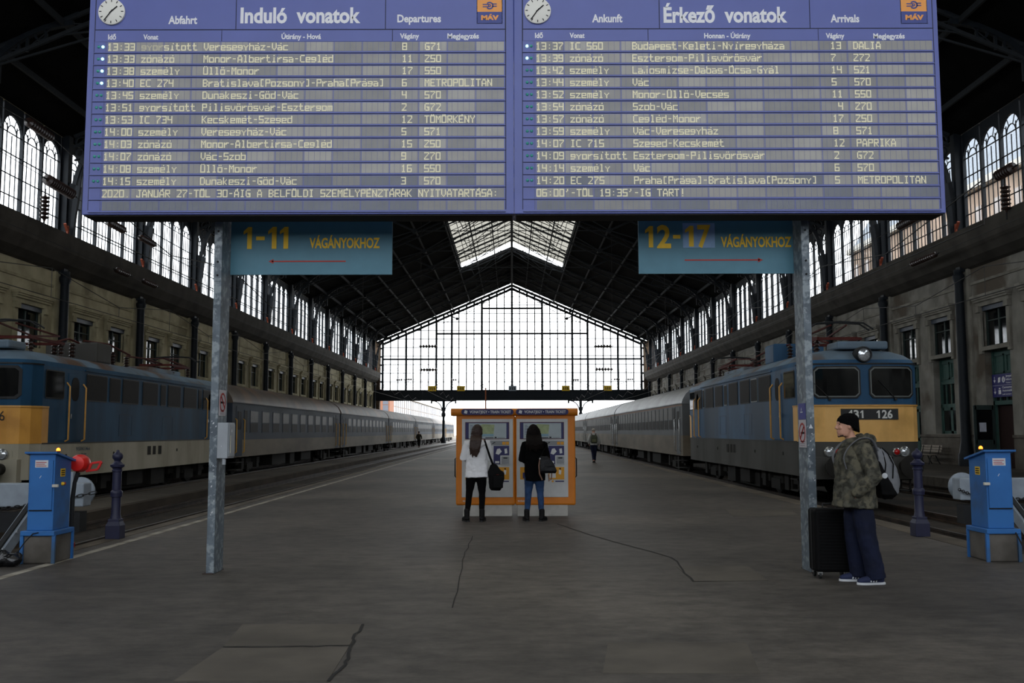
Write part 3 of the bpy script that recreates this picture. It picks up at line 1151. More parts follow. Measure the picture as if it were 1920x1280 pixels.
DEP = [('13:33', 'gyorsított', 'Veresegyház-Vác', '8', 'G71', 2), ('13:33', 'zónázó', 'Monor-Albertirsa-Cegléd', '11', 'Z50', 2), ('13:38', 'személy', 'Üllő-Monor', '17', 'S50', 2), ('13:40', 'EC 274', 'Bratislava[Pozsony]-Praha[Prága]', '6', 'METROPOLITAN', 2),
       ('13:45', 'személy', 'Dunakeszi-Göd-Vác', '4', 'S70', 0), ('13:51', 'gyorsított', 'Pilisvörösvár-Esztergom', '2', 'G72', 0), ('13:53', 'IC 734', 'Kecskemét-Szeged', '12', 'TÖMÖRKÉNY', 0), ('14:00', 'személy', 'Veresegyház-Vác', '5', 'S71', 0),
       ('14:03', 'zónázó', 'Monor-Albertirsa-Cegléd', '15', 'Z50', 0), ('14:07', 'zónázó', 'Vác-Szob', '9', 'Z70', 0), ('14:08', 'személy', 'Üllő-Monor', '16', 'S50', 0), ('14:15', 'személy', 'Dunakeszi-Göd-Vác', '3', 'S70', 0)]
ARR = [('13:37', 'IC 560', 'Budapest-Keleti-Nyíregyháza', '13', 'DALIA', 1), ('13:39', 'zónázó', 'Esztergom-Pilisvörösvár', '7', 'Z72', 1), ('13:42', 'személy', 'Lajosmizse-Dabas-Ócsa-Gyál', '14', 'S21', 0), ('13:44', 'személy', 'Vác', '5', 'S70', 0),
       ('13:52', 'személy', 'Monor-Üllő-Vecsés', '11', 'S50', 0), ('13:54', 'zónázó', 'Szob-Vác', ' 4', 'Z70', 0), ('13:57', 'zónázó', 'Cegléd-Monor', '17', 'Z50', 0), ('13:59', 'személy', 'Vác-Veresegyház', '8', 'S71', 0),
       ('14:07', 'IC 715', 'Szeged-Kecskemét', '12', 'PAPRIKA', 0), ('14:09', 'gyorsított', 'Esztergom-Pilisvörösvár', '2', 'G72', 0), ('14:14', 'személy', 'Vác', '6', 'S70', 0), ('14:20', 'EC 275', 'Praha[Prága]-Bratislava[Pozsony]', '5', 'METROPOLITAN', 0)]


def bx_(px, py):
    p = P(px, py, BY)
    return p.x, p.z


ROWP, ROW0 = .1428, 6.0
BZ0 = 4.045


def board(name, label, X0, X1, xs, rows, bottom, cfg):
    root = thing(name, label, 'timetable board', ((X0 + X1) / 2, BY, BZ0))
    ztop = 6.92
    mb = MB().box(X0, X1, BY, BY + .34, BZ0, ztop)
    mb.build('housing', 'board_blue', root, bevel=.008)
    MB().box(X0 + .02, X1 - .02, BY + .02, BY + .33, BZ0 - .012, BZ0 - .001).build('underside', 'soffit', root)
    # header panels
    zh, zc0, zc1 = bx_(500, 56)[1], bx_(500, 78)[1], bx_(500, 57)[1]
    xr = xs + 70 * .065
    xl = xs - .15
    yf = BY - .002
    hx = [xl] + [bx_(px, 30)[0] for px in cfg['div']] + [xr + .012]
    cx_ = [xl] + [bx_(px, 68)[0] for px in cfg['cdiv']] + [xr + .012]
    panels = [(a_ + .005, b_ - .005, zh + .006, ztop - .01) for a_, b_ in zip(hx, hx[1:])] + [(a_ + .004, b_ - .004, zc0, zh - .006) for a_, b_ in zip(cx_, cx_[1:])]
    MB().box(xl - .008, xr + .02, BY - .0015, BY, BZ0 + .05, ztop - .005).build('panel_seams', 'board_dark', root)
    for k, (a_, b_, z0_, z1_) in enumerate(panels):
        mb = MB().box(a_, b_, yf - .004, BY - .0012, z0_, z1_)
        for tx, (x0, x1, base, cap) in cfg['text']:
            a, b = bx_(x0, base), bx_(x1, base)
            if not (a_ < (a[0] + b[0]) / 2 < b_ and z0_ < a[1] + .01 < z1_):
                continue
            z1 = bx_(x0, base - cap)[1]
            mb.text(tx, a[0], b[0], a[1], z1 - a[1], yf - .006, mi=1, bold=.034 if cap > 20 else .032)
        mb.build('header_panel' if k < 3 else 'column_heading', ['board_blue', 'board_text'], root)
    # clock
    cx, cz = bx_(*cfg['clock'])
    r = .152
    cl = MB().lathe((cx, BY, cz), [(r, 0), (r, -.03), (r - .01, -.036)], 40, 'y')
    ck = cl.build('clock', 'clock_face', root, 40)
    tk = MB()
    for i in range(12):
        a = R(30 * i)
        d = Vector((math.sin(a), 0, math.cos(a)))
        c = Vector((cx, BY - .038, cz))
        tk.bar(c + d * r * .74, c + d * r * .92, .009, .003, ref=(0, 1, 0))
    tk.build('hour_marks', 'black', ck)
    for ang, ln, w, yy in ((48, .6, .014, .041), (216, .88, .011, .044)):
        a = R(ang)
        d = Vector((math.sin(a), 0, math.cos(a)))
        c = Vector((cx, BY - yy, cz))
        MB().bar(c - d * .025, c + d * r * ln, w, .002, ref=(0, 1, 0)).build('hand', 'black', ck)
    # company emblem
    l0, l1 = bx_(cfg['logo'][0], 45), bx_(cfg['logo'][1], 0)
    x0, x1, z0, z1 = l0[0], l1[0], l0[1], l0[1] + (l1[0] - l0[0]) * .98
    w = x1 - x0
    lg = MB().box(x0, x1, BY - .006, BY, z0, z1).build('emblem_plate', 'board_text', root)
    MB().box(x0 + .006, x1 - .006, BY - .008, BY - .006, z0 + .006, z0 + w * .48).build('emblem_lower', 'logo_blue', lg)
    MB().box(x0 + .006, x1 - .006, BY - .008, BY - .006, z0 + w * .48, z1 - .006).build('emblem_upper', 'orange', lg)
    MB().text('MÁV', x0 + w * .17, x1 - w * .14, z0 + w * .16, w * .17, BY - .0095, bold=.06).build('emblem_lettering', 'orange', lg)
    em = MB()
    ec = (x0 + w * .5, z0 + w * .73)
    em.arc_band(ec, w * .1, w * .155, R(-140), R(140), 'y', BY - .0105, BY - .008, 18)
    em.arc_band(ec, w * .02, w * .06, R(0), R(360), 'y', BY - .0105, BY - .008, 14)
    for q in (.045, -.045):
        em.box(ec[0] - w * .27, ec[0] - w * .02, BY - .0105, BY - .008, ec[1] + w * (q - .02), ec[1] + w * (q + .02))
        em.box(ec[0] + w * .1, ec[0] + w * .28, BY - .0105, BY - .008, ec[1] + w * (q + .0), ec[1] + w * (q + .04))
    em.build('emblem_wheel', 'logo_blue', lg)
    # fourteen display rows
    rnd = random.Random(len(label))
    for k in range(14):
        zc = ROW0 - k * ROWP
        z0, z1 = zc - .054, zc + .054
        mb = MB()
        for m_ in range(14):
            xa = xs + m_ * 5 * .065
            mi = rnd.choice((0, 1, 1, 2, 3)) if k < 11 else rnd.choice((0, 1, 2, 4) if k < 13 else (2, 4, 4, 4))
            if k == 13 and m_ > 10:
                mi = 2
            mb.box(xa + .004, xa + .321, BY - .004, BY - .001, z0, z1, mi)
        for m_ in range(70):
            xa = xs + m_ * .065
            wd = .006 if m_ % 5 == 0 else .0032
            mb.box(xa - .012 - wd / 2, xa - .012 + wd / 2, BY - .0048, BY - .004, z0, z1, 5)
        zt = zc - .046
        yt = BY - .0056
        if k < 12:
            t_, tr, de, vg, rm, lit = rows[k]
            for tx_, col_ in ((t_, 0), (tr, 6), (de, 17), (vg, 52), (rm, 56)):
                dots(mb, tx_ if not (k == 0 and lit == 2 and col_ == 6) else '    ' + tx_[4:], xs + col_ * .065, zt, yt, mi=6)
            if k == 0 and lit == 2:
                dots(mb, tr[:4], xs + 6 * .065, zt, yt, mi=7)
        elif k == 12:
            dots(mb, bottom, xs, zt, yt, mi=6)
        # rail under each row
        mb.box(xl, xr + .012, BY - .012, BY - .001, zc - .0714 - .006, zc - .0714 + .006, 8)
        mb.box(xl, xr + .012, BY - .0125, BY - .0118, zc - .0714 - .007, zc - .0714 - .003, 9)
        mb.box(xl, xs - .022, BY - .003, BY - .0012, zc - .065, zc + .065, 8)
        mb.box(xs - .02, xr + .01, BY - .0025, BY - .0012, zc - .065, zc + .065, 8)
        row = mb.build('display_row', M['flap'] + [M['flap_dk'], M['divider'], M['digit'], M['digit_dim'], M['board_blue'], M['board_dark']], root)
        if k < 12:
            for q, lx in enumerate((xs - .1, xs - .052)):
                on = lit == q + 1
                MB().lathe((lx, BY - .001, zc), [(.018, 0), (.017, -.008), (.01, -.015), (.002, -.017)], 12, 'y').build('indicator_lamp', 'led_on' if on else 'led_off', root, 60, label='lit green indicator lamp' if on else None)
    return root


XS_L, XS_R = bx_(202, 88)[0], bx_(1004.5, 86)[0]
XL0, XM, XR1 = bx_(153, 398)[0], bx_(964, 398)[0], bx_(1774, 397)[0]
cfgL = dict(clock=(211, 24), div=(443, 723), cdiv=(416, 736), logo=(894, 942),
            text=[('Abfahrt', (316, 370, 45, 14)), ('Induló  vonatok', (451, 676, 43, 27)), ('Departures', (745, 827, 42, 13.5)), ('Idő', (203, 218, 74.5, 9)), ('Vonat', (269, 297, 74.5, 9)), ('Útirány - Hová', (528, 602, 73.5, 9)), ('Vágány', (750, 786, 72.5, 9)), ('Megjegyzés', (839, 898, 72.5, 9))])
cfgR = dict(clock=(1008, 22), div=(1236, 1518), cdiv=(1215, 1534), logo=(1689, 1737),
            text=[('Ankunft', (1110, 1167, 42, 14)), ('Érkező  vonatok', (1244, 1476, 42, 27)), ('Arrivals', (1557, 1611, 42, 13.5)), ('Idő', (1003, 1018, 71.5, 9)), ('Vonat', (1068, 1096, 71.5, 9)), ('Honnan - Útirány', (1320, 1407, 72, 9)), ('Vágány', (1548, 1583, 72, 9)), ('Megjegyzés', (1637, 1696, 72.5, 9))])
board('departures_board', 'blue departures board with clock, left one of the two boards overhead', XL0, XM - .001, XS_L, DEP, '2020. JANUÁR 27-TŐL 30-ÁIG A BELFÖLDI SZEMÉLYPÉNZTÁRAK NYITVATARTÁSA:', cfgL)
board('arrivals_board', 'blue arrivals board with clock, right one of the two boards overhead', XM + .001, XR1, XS_R, ARR, "06:00'-TŐL 19:35'-IG TART!", cfgR)

# ------------------------------------------------------------------ posts, direction signs, junction box, notices
M['post'] = mat2('grey_painted_steel', '#6a757e', '#525c65', 4, .4, .62, .5, h3='#8d979c', scale3=14, spec=.4)
M['post_dk'] = mat('side_of_post', '#3b4045', .6)
M['teal'] = mat('teal_sign_panel', '#45788a', .5, var=.06)
M['yellow'] = mat('sign_yellow', '#ecc02a', .6, var=.1)
M['red_arrow'] = mat('sign_red', '#a83028', .6, var=.1)
M['sticker'] = mat('white_paint_marks', '#c9ccd0', .7)
PX, PY_, PW, PD = 3.385, 11.07, .09, .35
for s, nm in ((-1, 'left'), (1, 'right')):
    root = thing('steel_post', 'grey steel post holding up the timetable boards, %s one' % nm + (' with junction box' if s < 0 else ' beside the suitcase'), 'post', (s * (PX + PW / 2), PY_ + PD / 2, 0), 0, 'posts of the timetable boards')
    xo, xi_ = s * (PX + PW), s * PX
    MB().box(*sorted((xo, xi_)), PY_, PY_ + PD, 0, 6.9).build('shaft', 'post', root, bevel=.006)
    MB().box(*sorted((s * (PX - .0), s * (PX + PW))), PY_ - .008, PY_, 3.35, 4.03).build('splice_plate', 'post', root)
    for z in (3.42, 3.58, 3.94):
        MB().lathe((s * (PX + PW / 2), PY_ - .008, z), [(.013, 0), (.012, -.01), (.004, -.014)], 8, 'y').build('bolt', 'iron_black', root)
    MB().box(*sorted((s * (PX + .001), s * (PX + PW + .03))), PY_ - .03, PY_ + PD + .03, 0, .012).build('base_plate', mat('rusty_plate_%s' % nm, '#3c302a', .8), root)
    mk = MB()
    rnd = random.Random(5 + s)
    for k in range(16):
        z = rnd.uniform(.6, 1.8)
        x = s * (PX + rnd.uniform(.012, .075))
        w_, h_ = rnd.uniform(.003, .012), rnd.uniform(.004, .03)
        mk.prism([(x - w_, z), (x + w_ * .6, z + h_ * .2), (x + w_, z + h_), (x - w_ * .4, z + h_ * .8)], 'y', PY_ - .0012, PY_ - .0002)
    if s > 0:
        mk.prism([(3.405, 1.63), (3.455, 1.63), (3.43, 1.68)], 'y', PY_ - .0014, PY_ - .0002)
    mk.build('paint_flecks', 'sticker', root, kind='stuff')

SY = 11.38
def wx(px, py):
    p = P(px, py, SY - .012)
    return p.x, p.z
def dir_sign(name, label, px0, px1, pyb, items, arrow, heads, patch=None):
    x0, x1 = max(P(px0, pyb, SY).x, -PX + .004), min(P(px1, pyb, SY).x, PX - .004)
    z0 = P(px0, pyb, SY).z
    root = thing('direction_sign', label, 'sign', ((x0 + x1) / 2, SY, z0), 0, 'track direction signs')
    MB().box(x0, x1, SY, SY + .03, z0, 4.32).build('panel', 'teal', root)
    yt = SY - .002
    if patch:
        a, b = wx(*patch[0]), wx(*patch[1])
        pt = MB().box(a[0], b[0], SY - .006, SY, b[1], a[1]).build('patch_panel', mat('paler_patch', '#7b9cc0', .5), root)
        yt = SY - .008
    for tx, xa, xb, yb_, cap in items:
        a, b = wx(xa, yb_), wx(xb, yb_)
        zc = wx(xa, yb_ - cap)[1] - a[1]
        mb = MB()
        if tx == '1':                       # figure one with its flag
            w_ = b[0] - a[0]
            mb.prism([(b[0] - w_ * .55, a[1]), (b[0], a[1]), (b[0], a[1] + zc), (b[0] - w_ * .45, a[1] + zc), (a[0], a[1] + zc * .8), (a[0], a[1] + zc * .66), (b[0] - w_ * .55, a[1] + zc * .76)], 'y', SY - .009, SY - .006)
        elif tx == '-':
            mb.box(a[0], b[0], SY - .009, SY - .006, a[1], a[1] + zc)
        else:
            mb.text(tx, a[0], b[0], a[1], zc, SY - .009, bold=.03)
        mb.build('lettering', 'yellow', root)
    a, b = wx(*arrow[0]), wx(*arrow[1])
    d = 1 if heads > 0 else -1
    tip, tail = (b, a) if d > 0 else (a, b)
    z = (a[1] + b[1]) / 2
    mb = MB().box(*sorted((tail[0], tip[0] - d * .04)), SY - .004, SY - .001, z - .008, z + .008)
    mb.prism([(tip[0], z), (tip[0] - d * .06, z + .028), (tip[0] - d * .06, z - .028)], 'y', SY - .004, SY - .001)
    mb.build('arrow', 'red_arrow', root)
dir_sign('a', 'teal sign for tracks 1-11 with red arrow pointing left', 431.5, 735, 515, [('1', 456, 471.6, 466.5, 41), ('-', 480, 496, 450, 7), ('1', 502, 518, 466, 41), ('1', 524, 540, 466, 41), ('VÁGÁNYOKHOZ', 580, 712, 464.5, 18)], ((503, 490), (648, 489)), -1)
dir_sign('b', 'teal sign for tracks 12-17 with red arrow pointing right', 1198, 1500, 513, [('1', 1210, 1225, 463.5, 40), ('2', 1232, 1258.5, 463.5, 40), ('-', 1262, 1276, 447, 7), ('1', 1285, 1301, 462, 39), ('7', 1308, 1333, 462, 39), ('VÁGÁNYOKHOZ', 1352, 1484, 462.5, 18)], ((1284, 487), (1431, 487)), 1, ((1280, 418), (1341, 464)))

M['zinc'] = mat('grey_cabinet_metal', '#9aa0a6', .4, var=.08)
xj = -PX
root = thing('junction_box', 'grey metal junction box fixed to the left board post', 'junction box', (xj + .06, 11.2, 1.3))
MB().box(xj + .001, xj + .125, 11.06, 11.33, 1.3, 1.71).build('case', 'zinc', root, bevel=.008)
MB().box(xj + .125, xj + .135, 11.08, 11.31, 1.32, 1.69).build('door', 'zinc', root, bevel=.004)
MB().box(xj + .135, xj + .142, 11.12, 11.13, 1.36, 1.56).build('handle', mat('bright_strip', '#b9b5a4', .4), root)
MB().box(xj + .135, xj + .138, 11.14, 11.2, 1.6, 1.63).build('label_plate', 'sticker', root)
MB().lathe((xj + .075, 11.1, 1.23), [(.022, 0), (.022, .07)], 12).build('cable_gland', 'zinc', root, 40)
MB().lathe((xj + .055, 11.058, 1.44), [(.007, 0), (.006, -.004)], 10, 'y').build('screw', 'sticker', root)


def post_notice(name, label, s, y0, y1, z0, z1, kind):
    X = s * (PX - .004)
    root = thing(name, label, 'sign', (X, (y0 + y1) / 2, z0))
    base = mat(kind + '_sheet' + name + str(s), '#c2bcc0' if kind == 'smoke' else '#2c2f86', .5, var=.04)
    MB().box(*sorted((s * (PX - .006), s * (PX - .001))), y0, y1, z0, z1).build('sheet', base, root)
    Xf = sorted((s * (PX - .0085), s * (PX - .006)))
    yc, w = (y0 + y1) / 2, (y1 - y0)
    if kind == 'smoke':
        cz = z1 - w * .58
        m = MB().arc_band((yc, cz), w * .36, w * .45, 0, 2 * math.pi, 'x', *Xf, n=24)
        m.bar((X - s * .0035, yc - w * .28, cz + w * .28), (X - s * .0035, yc + w * .28, cz - w * .28), .004, w * .07, ref=(1, 0, 0))
        m.build('red_ring', 'red_arrow', root)
        MB().box(*Xf, yc - w * .3, yc + w * .22, cz - w * .05, cz + w * .04).build('cigarette', 'black', root)
        t = MB()
        for k in range(3):
            zz = z0 + .02 + k * .022
            t.box(*Xf, yc - w * .36, yc + w * .36, zz, zz + .006)
        t.build('small_print', mat('print_grey_%d' % (s + 2), '#8a7f8c', .7), root)
    else:
        t = MB()
        t.box(*Xf, yc - .03, yc + .05, z0 + (z1 - z0) * .42, z0 + (z1 - z0) * .49)
        t.prism([(yc + .0, z0 + (z1 - z0) * .55), (yc + .03, z0 + (z1 - z0) * .55), (yc + .01, z0 + (z1 - z0) * .75)], 'x', *Xf)
        t.build('pictogram', 'sticker', root)
post_notice('no_smoking_sign', 'white no smoking notice on the left post above the junction box', -1, 11.1, 11.35, 1.79, 2.09, 'smoke')
post_notice('no_smoking_sign', 'white no smoking notice on the right post under the blue plate', 1, 11.1, 11.36, 1.41, 1.73, 'smoke')
post_notice('information_plate', 'small blue pictogram plate on the right post above the no smoking notice', 1, 11.1, 11.36, 1.735, 1.92, 'info')
# ------------------------------------------------------------------ locomotives
M['loco_blue'] = mat2('loco_blue_paint', '#2f587a', '#274763', 1.2, .35, .65, .55, stretch=(1, 1, .25), h3='#2a4054', scale3=.6, spec=.22)
M['loco_blue_dk'] = mat2('loco_dark_blue_paint', '#244d6b', '#1c3a50', 1.2, .35, .65, .6, stretch=(1, 1, .25), spec=.15)
M['loco_roof'] = mat2('grimy_blue_roof', '#6a8296', '#5a646c', 1.0, .35, .65, .6, h3='#5c4638', scale3=.5)
M['loco_yellow'] = mat2('loco_yellow_paint', '#e0a44a', '#cf9442', 1.4, .35, .65, .5, h3='#b88238', scale3=.7)
M['loco_yellow_pale'] = mat2('faded_yellow_paint', '#f2bf72', '#e2af63', 1.4, .35, .65, .5, h3='#cfa05a', scale3=.7)
M['skirt_cream'] = mat2('cream_grey_skirt', '#b9b4a4', '#9c9684', 1.0, .35, .65, .7, stretch=(1, 1, .3), spec=.1)
M['skirt_grey'] = mat2('sooty_grey_skirt', '#4c4b48', '#3a3934', 1.0, .35, .65, .7, stretch=(1, 1, .3))
M['handrail'] = mat('ochre_handrail', '#d09a4a', .5)
M['bogie'] = mat('sooty_bogie', '#17140f', .85, var=.3)
M['pan_red'] = mat('oxide_red_fittings', '#4d201b', .7, var=.2, spec=.2)
M['insulator'] = mat('brown_ceramic', '#2c1d18', .3)
M['white_ceramic'] = mat('white_ceramic', '#c9c6ba', .3)
M['lens'] = mat('lamp_lens', '#c8ccce', .12, metal=.6, var=.3, scale=30)
M['red_lens'] = mat('red_lamp_lens', '#b01c1c', .15, var=0)
M['chrome'] = mat('dull_chrome', '#b5b7b6', .25, metal=.8)
M['plate_black'] = mat('number_plate_black', '#1d1f1f', .6)
M['plate_white'] = mat('number_white', '#d8d8d2', .6, var=0)
HW = 1.45


def outline(L, d=0.0, front=True):
    """plan outline of a vehicle body with rounded ends, inset by d"""
    half = [(0, 0), (.62, .0), (.95, .05), (1.2, .14), (1.36, .32), (HW, .68)]
    pts = []
    for x, y in half:
        pts.append((x * (1 - d / HW), y + d))
    right = pts + [(x, L - y) for x, y in reversed(pts)]
    left = [(-x, y) for x, y in reversed(right) if x > 0]
    return right + left


def wall_strip(mb, ol, z0, z1, sel=None, mi=0, d0=0.0, d1=0.0):
    n = len(ol)
    for i in range(n):
        a, b = ol[i], ol[(i + 1) % n]
        if sel and not sel(a, b):
            continue
        mb.quad((a[0], a[1], z0), (b[0], b[1], z0), (b[0], b[1], z1), (a[0], a[1], z1), mi)
    return mb


def rrect(x0, x1, z0, z1, r, n=4):
    pts = []
    for cx, cz, a in ((x1 - r, z0 + r, -90), (x1 - r, z1 - r, 0), (x0 + r, z1 - r, 90), (x0 + r, z0 + r, 180)):
        for k in range(n + 1):
            t = R(a + 90 * k / n)
            pts.append((cx + r * math.cos(t), cz + r * math.sin(t)))
    return pts


def bogie(parent, yc, axles=2, base=2.3, w=.75, wr=.58):
    b = MB()
    for s in (-1, 1):
        b.box(*sorted((s * 1.0, s * 1.12)), yc - base / 2 - .7, yc + base / 2 + .7, .22, .5)
        for k in range(axles):
            ya = yc - base / 2 + k * base / max(1, axles - 1)
            b.box(*sorted((s * 1.0, s * 1.22)), ya - .18, ya + .18, .05, .5)
            b.lathe((s * 1.05, ya, .5), [(.09, -.0), (.09, .3)], 8)
        b.box(*sorted((s * 1.02, s * 1.2)), yc - .45, yc + .45, .02, .3)
        for e in (-1, 1):
            b.lathe((s * 1.1, yc + e * base * .28, .2), [(.13, 0), (.13, .45)], 10)
    b.box(-1.02, 1.02, yc - .25, yc + .25, .25, .45)
    o = b.build('bogie', 'bogie', parent, world=False)
    for k in range(axles):
        ya = yc - base / 2 + k * base / max(1, axles - 1)
        wz = -.18 + wr
        m = MB()
        for s in (-1, 1):
            m.lathe((s * .72, ya, wz), [(.12, s * -.08), (wr, s * -.07), (wr, s * .07), (wr - .08, s * .08), (.16, s * .03), (.16, s * .16), (.05, s * .16)], 24, 'x')
        m.lathe((0, ya, wz), [(.09, -.72), (.09, .72)], 10, 'x')
        m.build('wheelset', 'bogie', o, 40, world=False)
    return o


def insulator(mb, x, y, z0, h, r=.09, n=4):
    prof = [(r * .5, 0)]
    for k in range(n):
        t = h * k / n
        prof += [(r * .45, t + h * .02), (r, t + h * .35 / n), (r * .45, t + h * .8 / n)]
    prof += [(r * .45, h)]
    return mb.lathe((x, y, z0), prof, 10)


def locomotive(name, label, cx, yf, L, pal):
    root = thing(name, label, 'locomotive', (cx, yf, 0), 0, 'electric locomotives')
    ZS0, ZS1, ZB, ZR = .5, 1.34, 2.22, 3.2
    ol = outline(L)
    W = dict(world=False)
    yy = .85
    front_sel = lambda a, b: max(a[1], b[1]) < .7 and min(a[1], b[1]) < yy
    # lower skirt, mid band, upper band, roof
    mb = MB()
    wall_strip(mb, ol, ZS0, ZS1)
    mb.add([(x, y, ZS0) for x, y in ol], [tuple(range(len(ol)))])
    mb.build('skirt', pal['skirt'], root, **W)
    mb = MB()
    wall_strip(mb, ol, ZS1, ZR, mi=0)
    rings = []
    for z, d in ((ZR, 0), (3.32, .05), (3.45, .2), (3.55, .42), (3.62, .8), (3.65, 1.15)):
        rings.append([(x, y, z) for x, y in outline(L, d)])
    mb.loft(rings[:2], 0, cap=False)
    sh = mb.build('body_shell', pal['blue'], root, 35, **W)
    mb = MB().loft(rings[1:], 0, cap=False)
    mb.add(rings[-1], [tuple(range(len(ol)))])
    mb.build('roof', 'loco_roof', root, 50, **W)
    # yellow warning panel wrapping the cab corners
    for e, o_ in ((0, ol), (1, [(x, L - y) for x, y in ol])):
        pts = [p for p in outline(L, -.006) if p[1] < 1.0]
        pts = sorted(pts, key=lambda p: math.atan2(p[0], .9 - p[1]))
        pts = [(-HW - .006, 1.0 if pal['wrap'] else .75)] + pts + [(HW + .006, 1.0 if pal['wrap'] else .75)]
        if e:
            pts = [(x, L - y) for x, y in pts]
        mb = MB()
        for a, b in zip(pts, pts[1:]):
            mb.quad((a[0], a[1], ZS1), (b[0], b[1], ZS1), (b[0], b[1], ZB - .03), (a[0], a[1], ZB - .03))
        mb.build('warning_panel', pal['yellow'], root, 35, **W)
        mb = MB()
        for a, b in zip(pts, pts[1:]):
            k = 1.012
            q = lambda p: (p[0] * k, p[1] + (.02 if e else -.02))
            a2, b2 = q(a), q(b)
            mb.quad((a2[0], a2[1], ZB - .03), (b2[0], b2[1], ZB - .03), (b2[0], b2[1], ZB + .01), (a2[0], a2[1], ZB + .01))
            mb.quad((a[0], a[1], ZB + .01), (b[0], b[1], ZB + .01), (b2[0], b2[1], ZB + .01), (a2[0], a2[1], ZB + .01))
        mb.build('belt_rail', pal['rail'], root, **W)
        # gutter over windows
        mb = MB()
        for a, b in zip(pts[1:-1], pts[2:-1]):
            a2, b2 = (a[0] * 1.01, a[1] + (.015 if e else -.015)), (b[0] * 1.01, b[1] + (.015 if e else -.015))
            mb.quad((a2[0], a2[1], 3.2), (b2[0], b2[1], 3.2), (b2[0], b2[1], 3.235), (a2[0], a2[1], 3.235))
        mb.build('rain_gutter', 'rubber', root, **W)
    # cab front
    fy = -.012
    for s in (-1, 1):
        xa, xb = (s * .1, s * 1.22)
        x0, x1 = min(xa, xb), max(xa, xb)
        def yat(x):
            ax = abs(x)
            t = [(0, 0), (.62, .0), (.95, .05), (1.2, .14), (1.36, .32)]
            for (p, q), (p2, q2) in zip(t, t[1:]):
                if ax <= p2:
                    return q + (q2 - q) * (ax - p) / (p2 - p)
            return .32
        def curved(poly, dy, z_off=0):
            return [(x, yat(x) + dy, z) for x, z in poly]
        def dense(poly):
            out = []
            for i in range(len(poly)):
                a, b = poly[i], poly[(i + 1) % len(poly)]
                for k in range(6):
                    out.append((a[0] + (b[0] - a[0]) * k / 6, a[1] + (b[1] - a[1]) * k / 6))
            return out
        def panel(poly, dy0, dy1):
            m = MB()
            po = dense(poly)
            # cut into vertical slices so that the panel follows the rounded front
            xs_ = [min(p[0] for p in po) + (max(p[0] for p in po) - min(p[0] for p in po)) * k / 12 for k in range(13)]
            def zlim(x):
                zs = []
                for i in range(len(poly)):
                    a, b = poly[i], poly[(i + 1) % len(poly)]
                    if (a[0] - x) * (b[0] - x) <= 0 and abs(a[0] - b[0]) > 1e-9:
                        zs.append(a[1] + (b[1] - a[1]) * (x - a[0]) / (b[0] - a[0]))
                return (min(zs), max(zs)) if zs else None
            sl = [(x, zlim(min(max(x, xs_[0] + 1e-4), xs_[-1] - 1e-4))) for x in xs_]
            for (xa_, la), (xb_, lb) in zip(sl, sl[1:]):
                if la and lb:
                    m.add([(xa_, yat(xa_) + dy0, la[0]), (xb_, yat(xb_) + dy0, lb[0]), (xb_, yat(xb_) + dy0, lb[1]), (xa_, yat(xa_) + dy0, la[1]),
                           (xa_, yat(xa_) + dy1, la[0]), (xb_, yat(xb_) + dy1, lb[0]), (xb_, yat(xb_) + dy1, lb[1]), (xa_, yat(xa_) + dy1, la[1])],
                          [(0, 1, 2, 3), (0, 1, 5, 4), (3, 2, 6, 7)])
            return m
        f = panel(rrect(x0, x1, 2.38, 3.16, .1), -.03, .01).build('windscreen', 'rubber', root, **W)
        panel(rrect(x0 + .035, x1 - .035, 2.415, 3.125, .08), -.034, -.03).build('rubber_inner', pal['trim'], f, **W)
        panel(rrect(x0 + .06, x1 - .06, 2.44, 3.1, .07), -.038, -.034).build('pane', 'darkglass', f, **W)
        w = MB()
        xw = s * .95 if s < 0 else .62
        w.tube([(xw + .1, yat(xw + .1) - .07, 2.36), (xw - .12, yat(xw - .12) - .06, 2.62), (xw - .3, yat(xw - .3) - .055, 2.82)], [.014, .009, .006], 6)
        w.lathe((xw + .1, yat(xw) - .06, 2.33), [(.035, 0), (.03, .06)], 8)
        w.build('wiper', 'rubber', root, **W)
        # lamps
        for lx, rr, mt, nm in ((.9, .105, 'lens', 'white_lamp'), (.7, .072, 'red_lens', 'red_lamp')):
            lm = MB().lathe((s * lx, yat(lx) - .005, 1.1), [(rr + .025, 0), (rr + .025, -.05), (rr, -.07), (rr, -.04)], 20, 'y').build('lamp_ring', 'chrome', root, 50, **W)
            MB().lathe((s * lx, yat(lx) - .005, 1.1), [(rr, -.05), (rr * .7, -.075), (rr * .2, -.085), (.004, -.086)], 20, 'y').build(nm, mt, lm, 60, **W)
        ov = MB().prism(rrect(min(s * .55, s * 1.1), max(s * .55, s * 1.1), .94, 1.26, .15), 'y', yat(1.1) - .012, .1)
        ov.build('lamp_housing', pal['skirt'], root, **W)
        bu = MB().lathe((s * .875, -.02, .76), [(.13, .2), (.13, -.22), (.09, -.24), (.09, -.4), (.27, -.43), (.27, -.46), (.2, -.48), (.01, -.49)], 20, 'y')
        bu.build('buffer', 'bogie', root, 40, **W)
    if pal['plate']:
        pl = MB().box(-.6, .78, -.02, 0, 1.87, 2.13).build('number_plate', 'plate_black', root, **W)
        for a_, b_, tx in ((-.46, -.17, '43'), (.385, .64, '26')):
            MB().text(tx, a_, b_, 1.905, .185, -.022, bold=.03).build('number_lettering', 'plate_white', pl, **W)
        for xr in (-.06, .335):
            MB().prism([(xr - .04, 1.905), (xr, 1.905), (xr, 2.09), (xr - .032, 2.09), (xr - .075, 2.052), (xr - .075, 2.022), (xr - .04, 2.045)], 'y', -.023, -.02).build('number_lettering', 'plate_white', pl, **W)
    else:
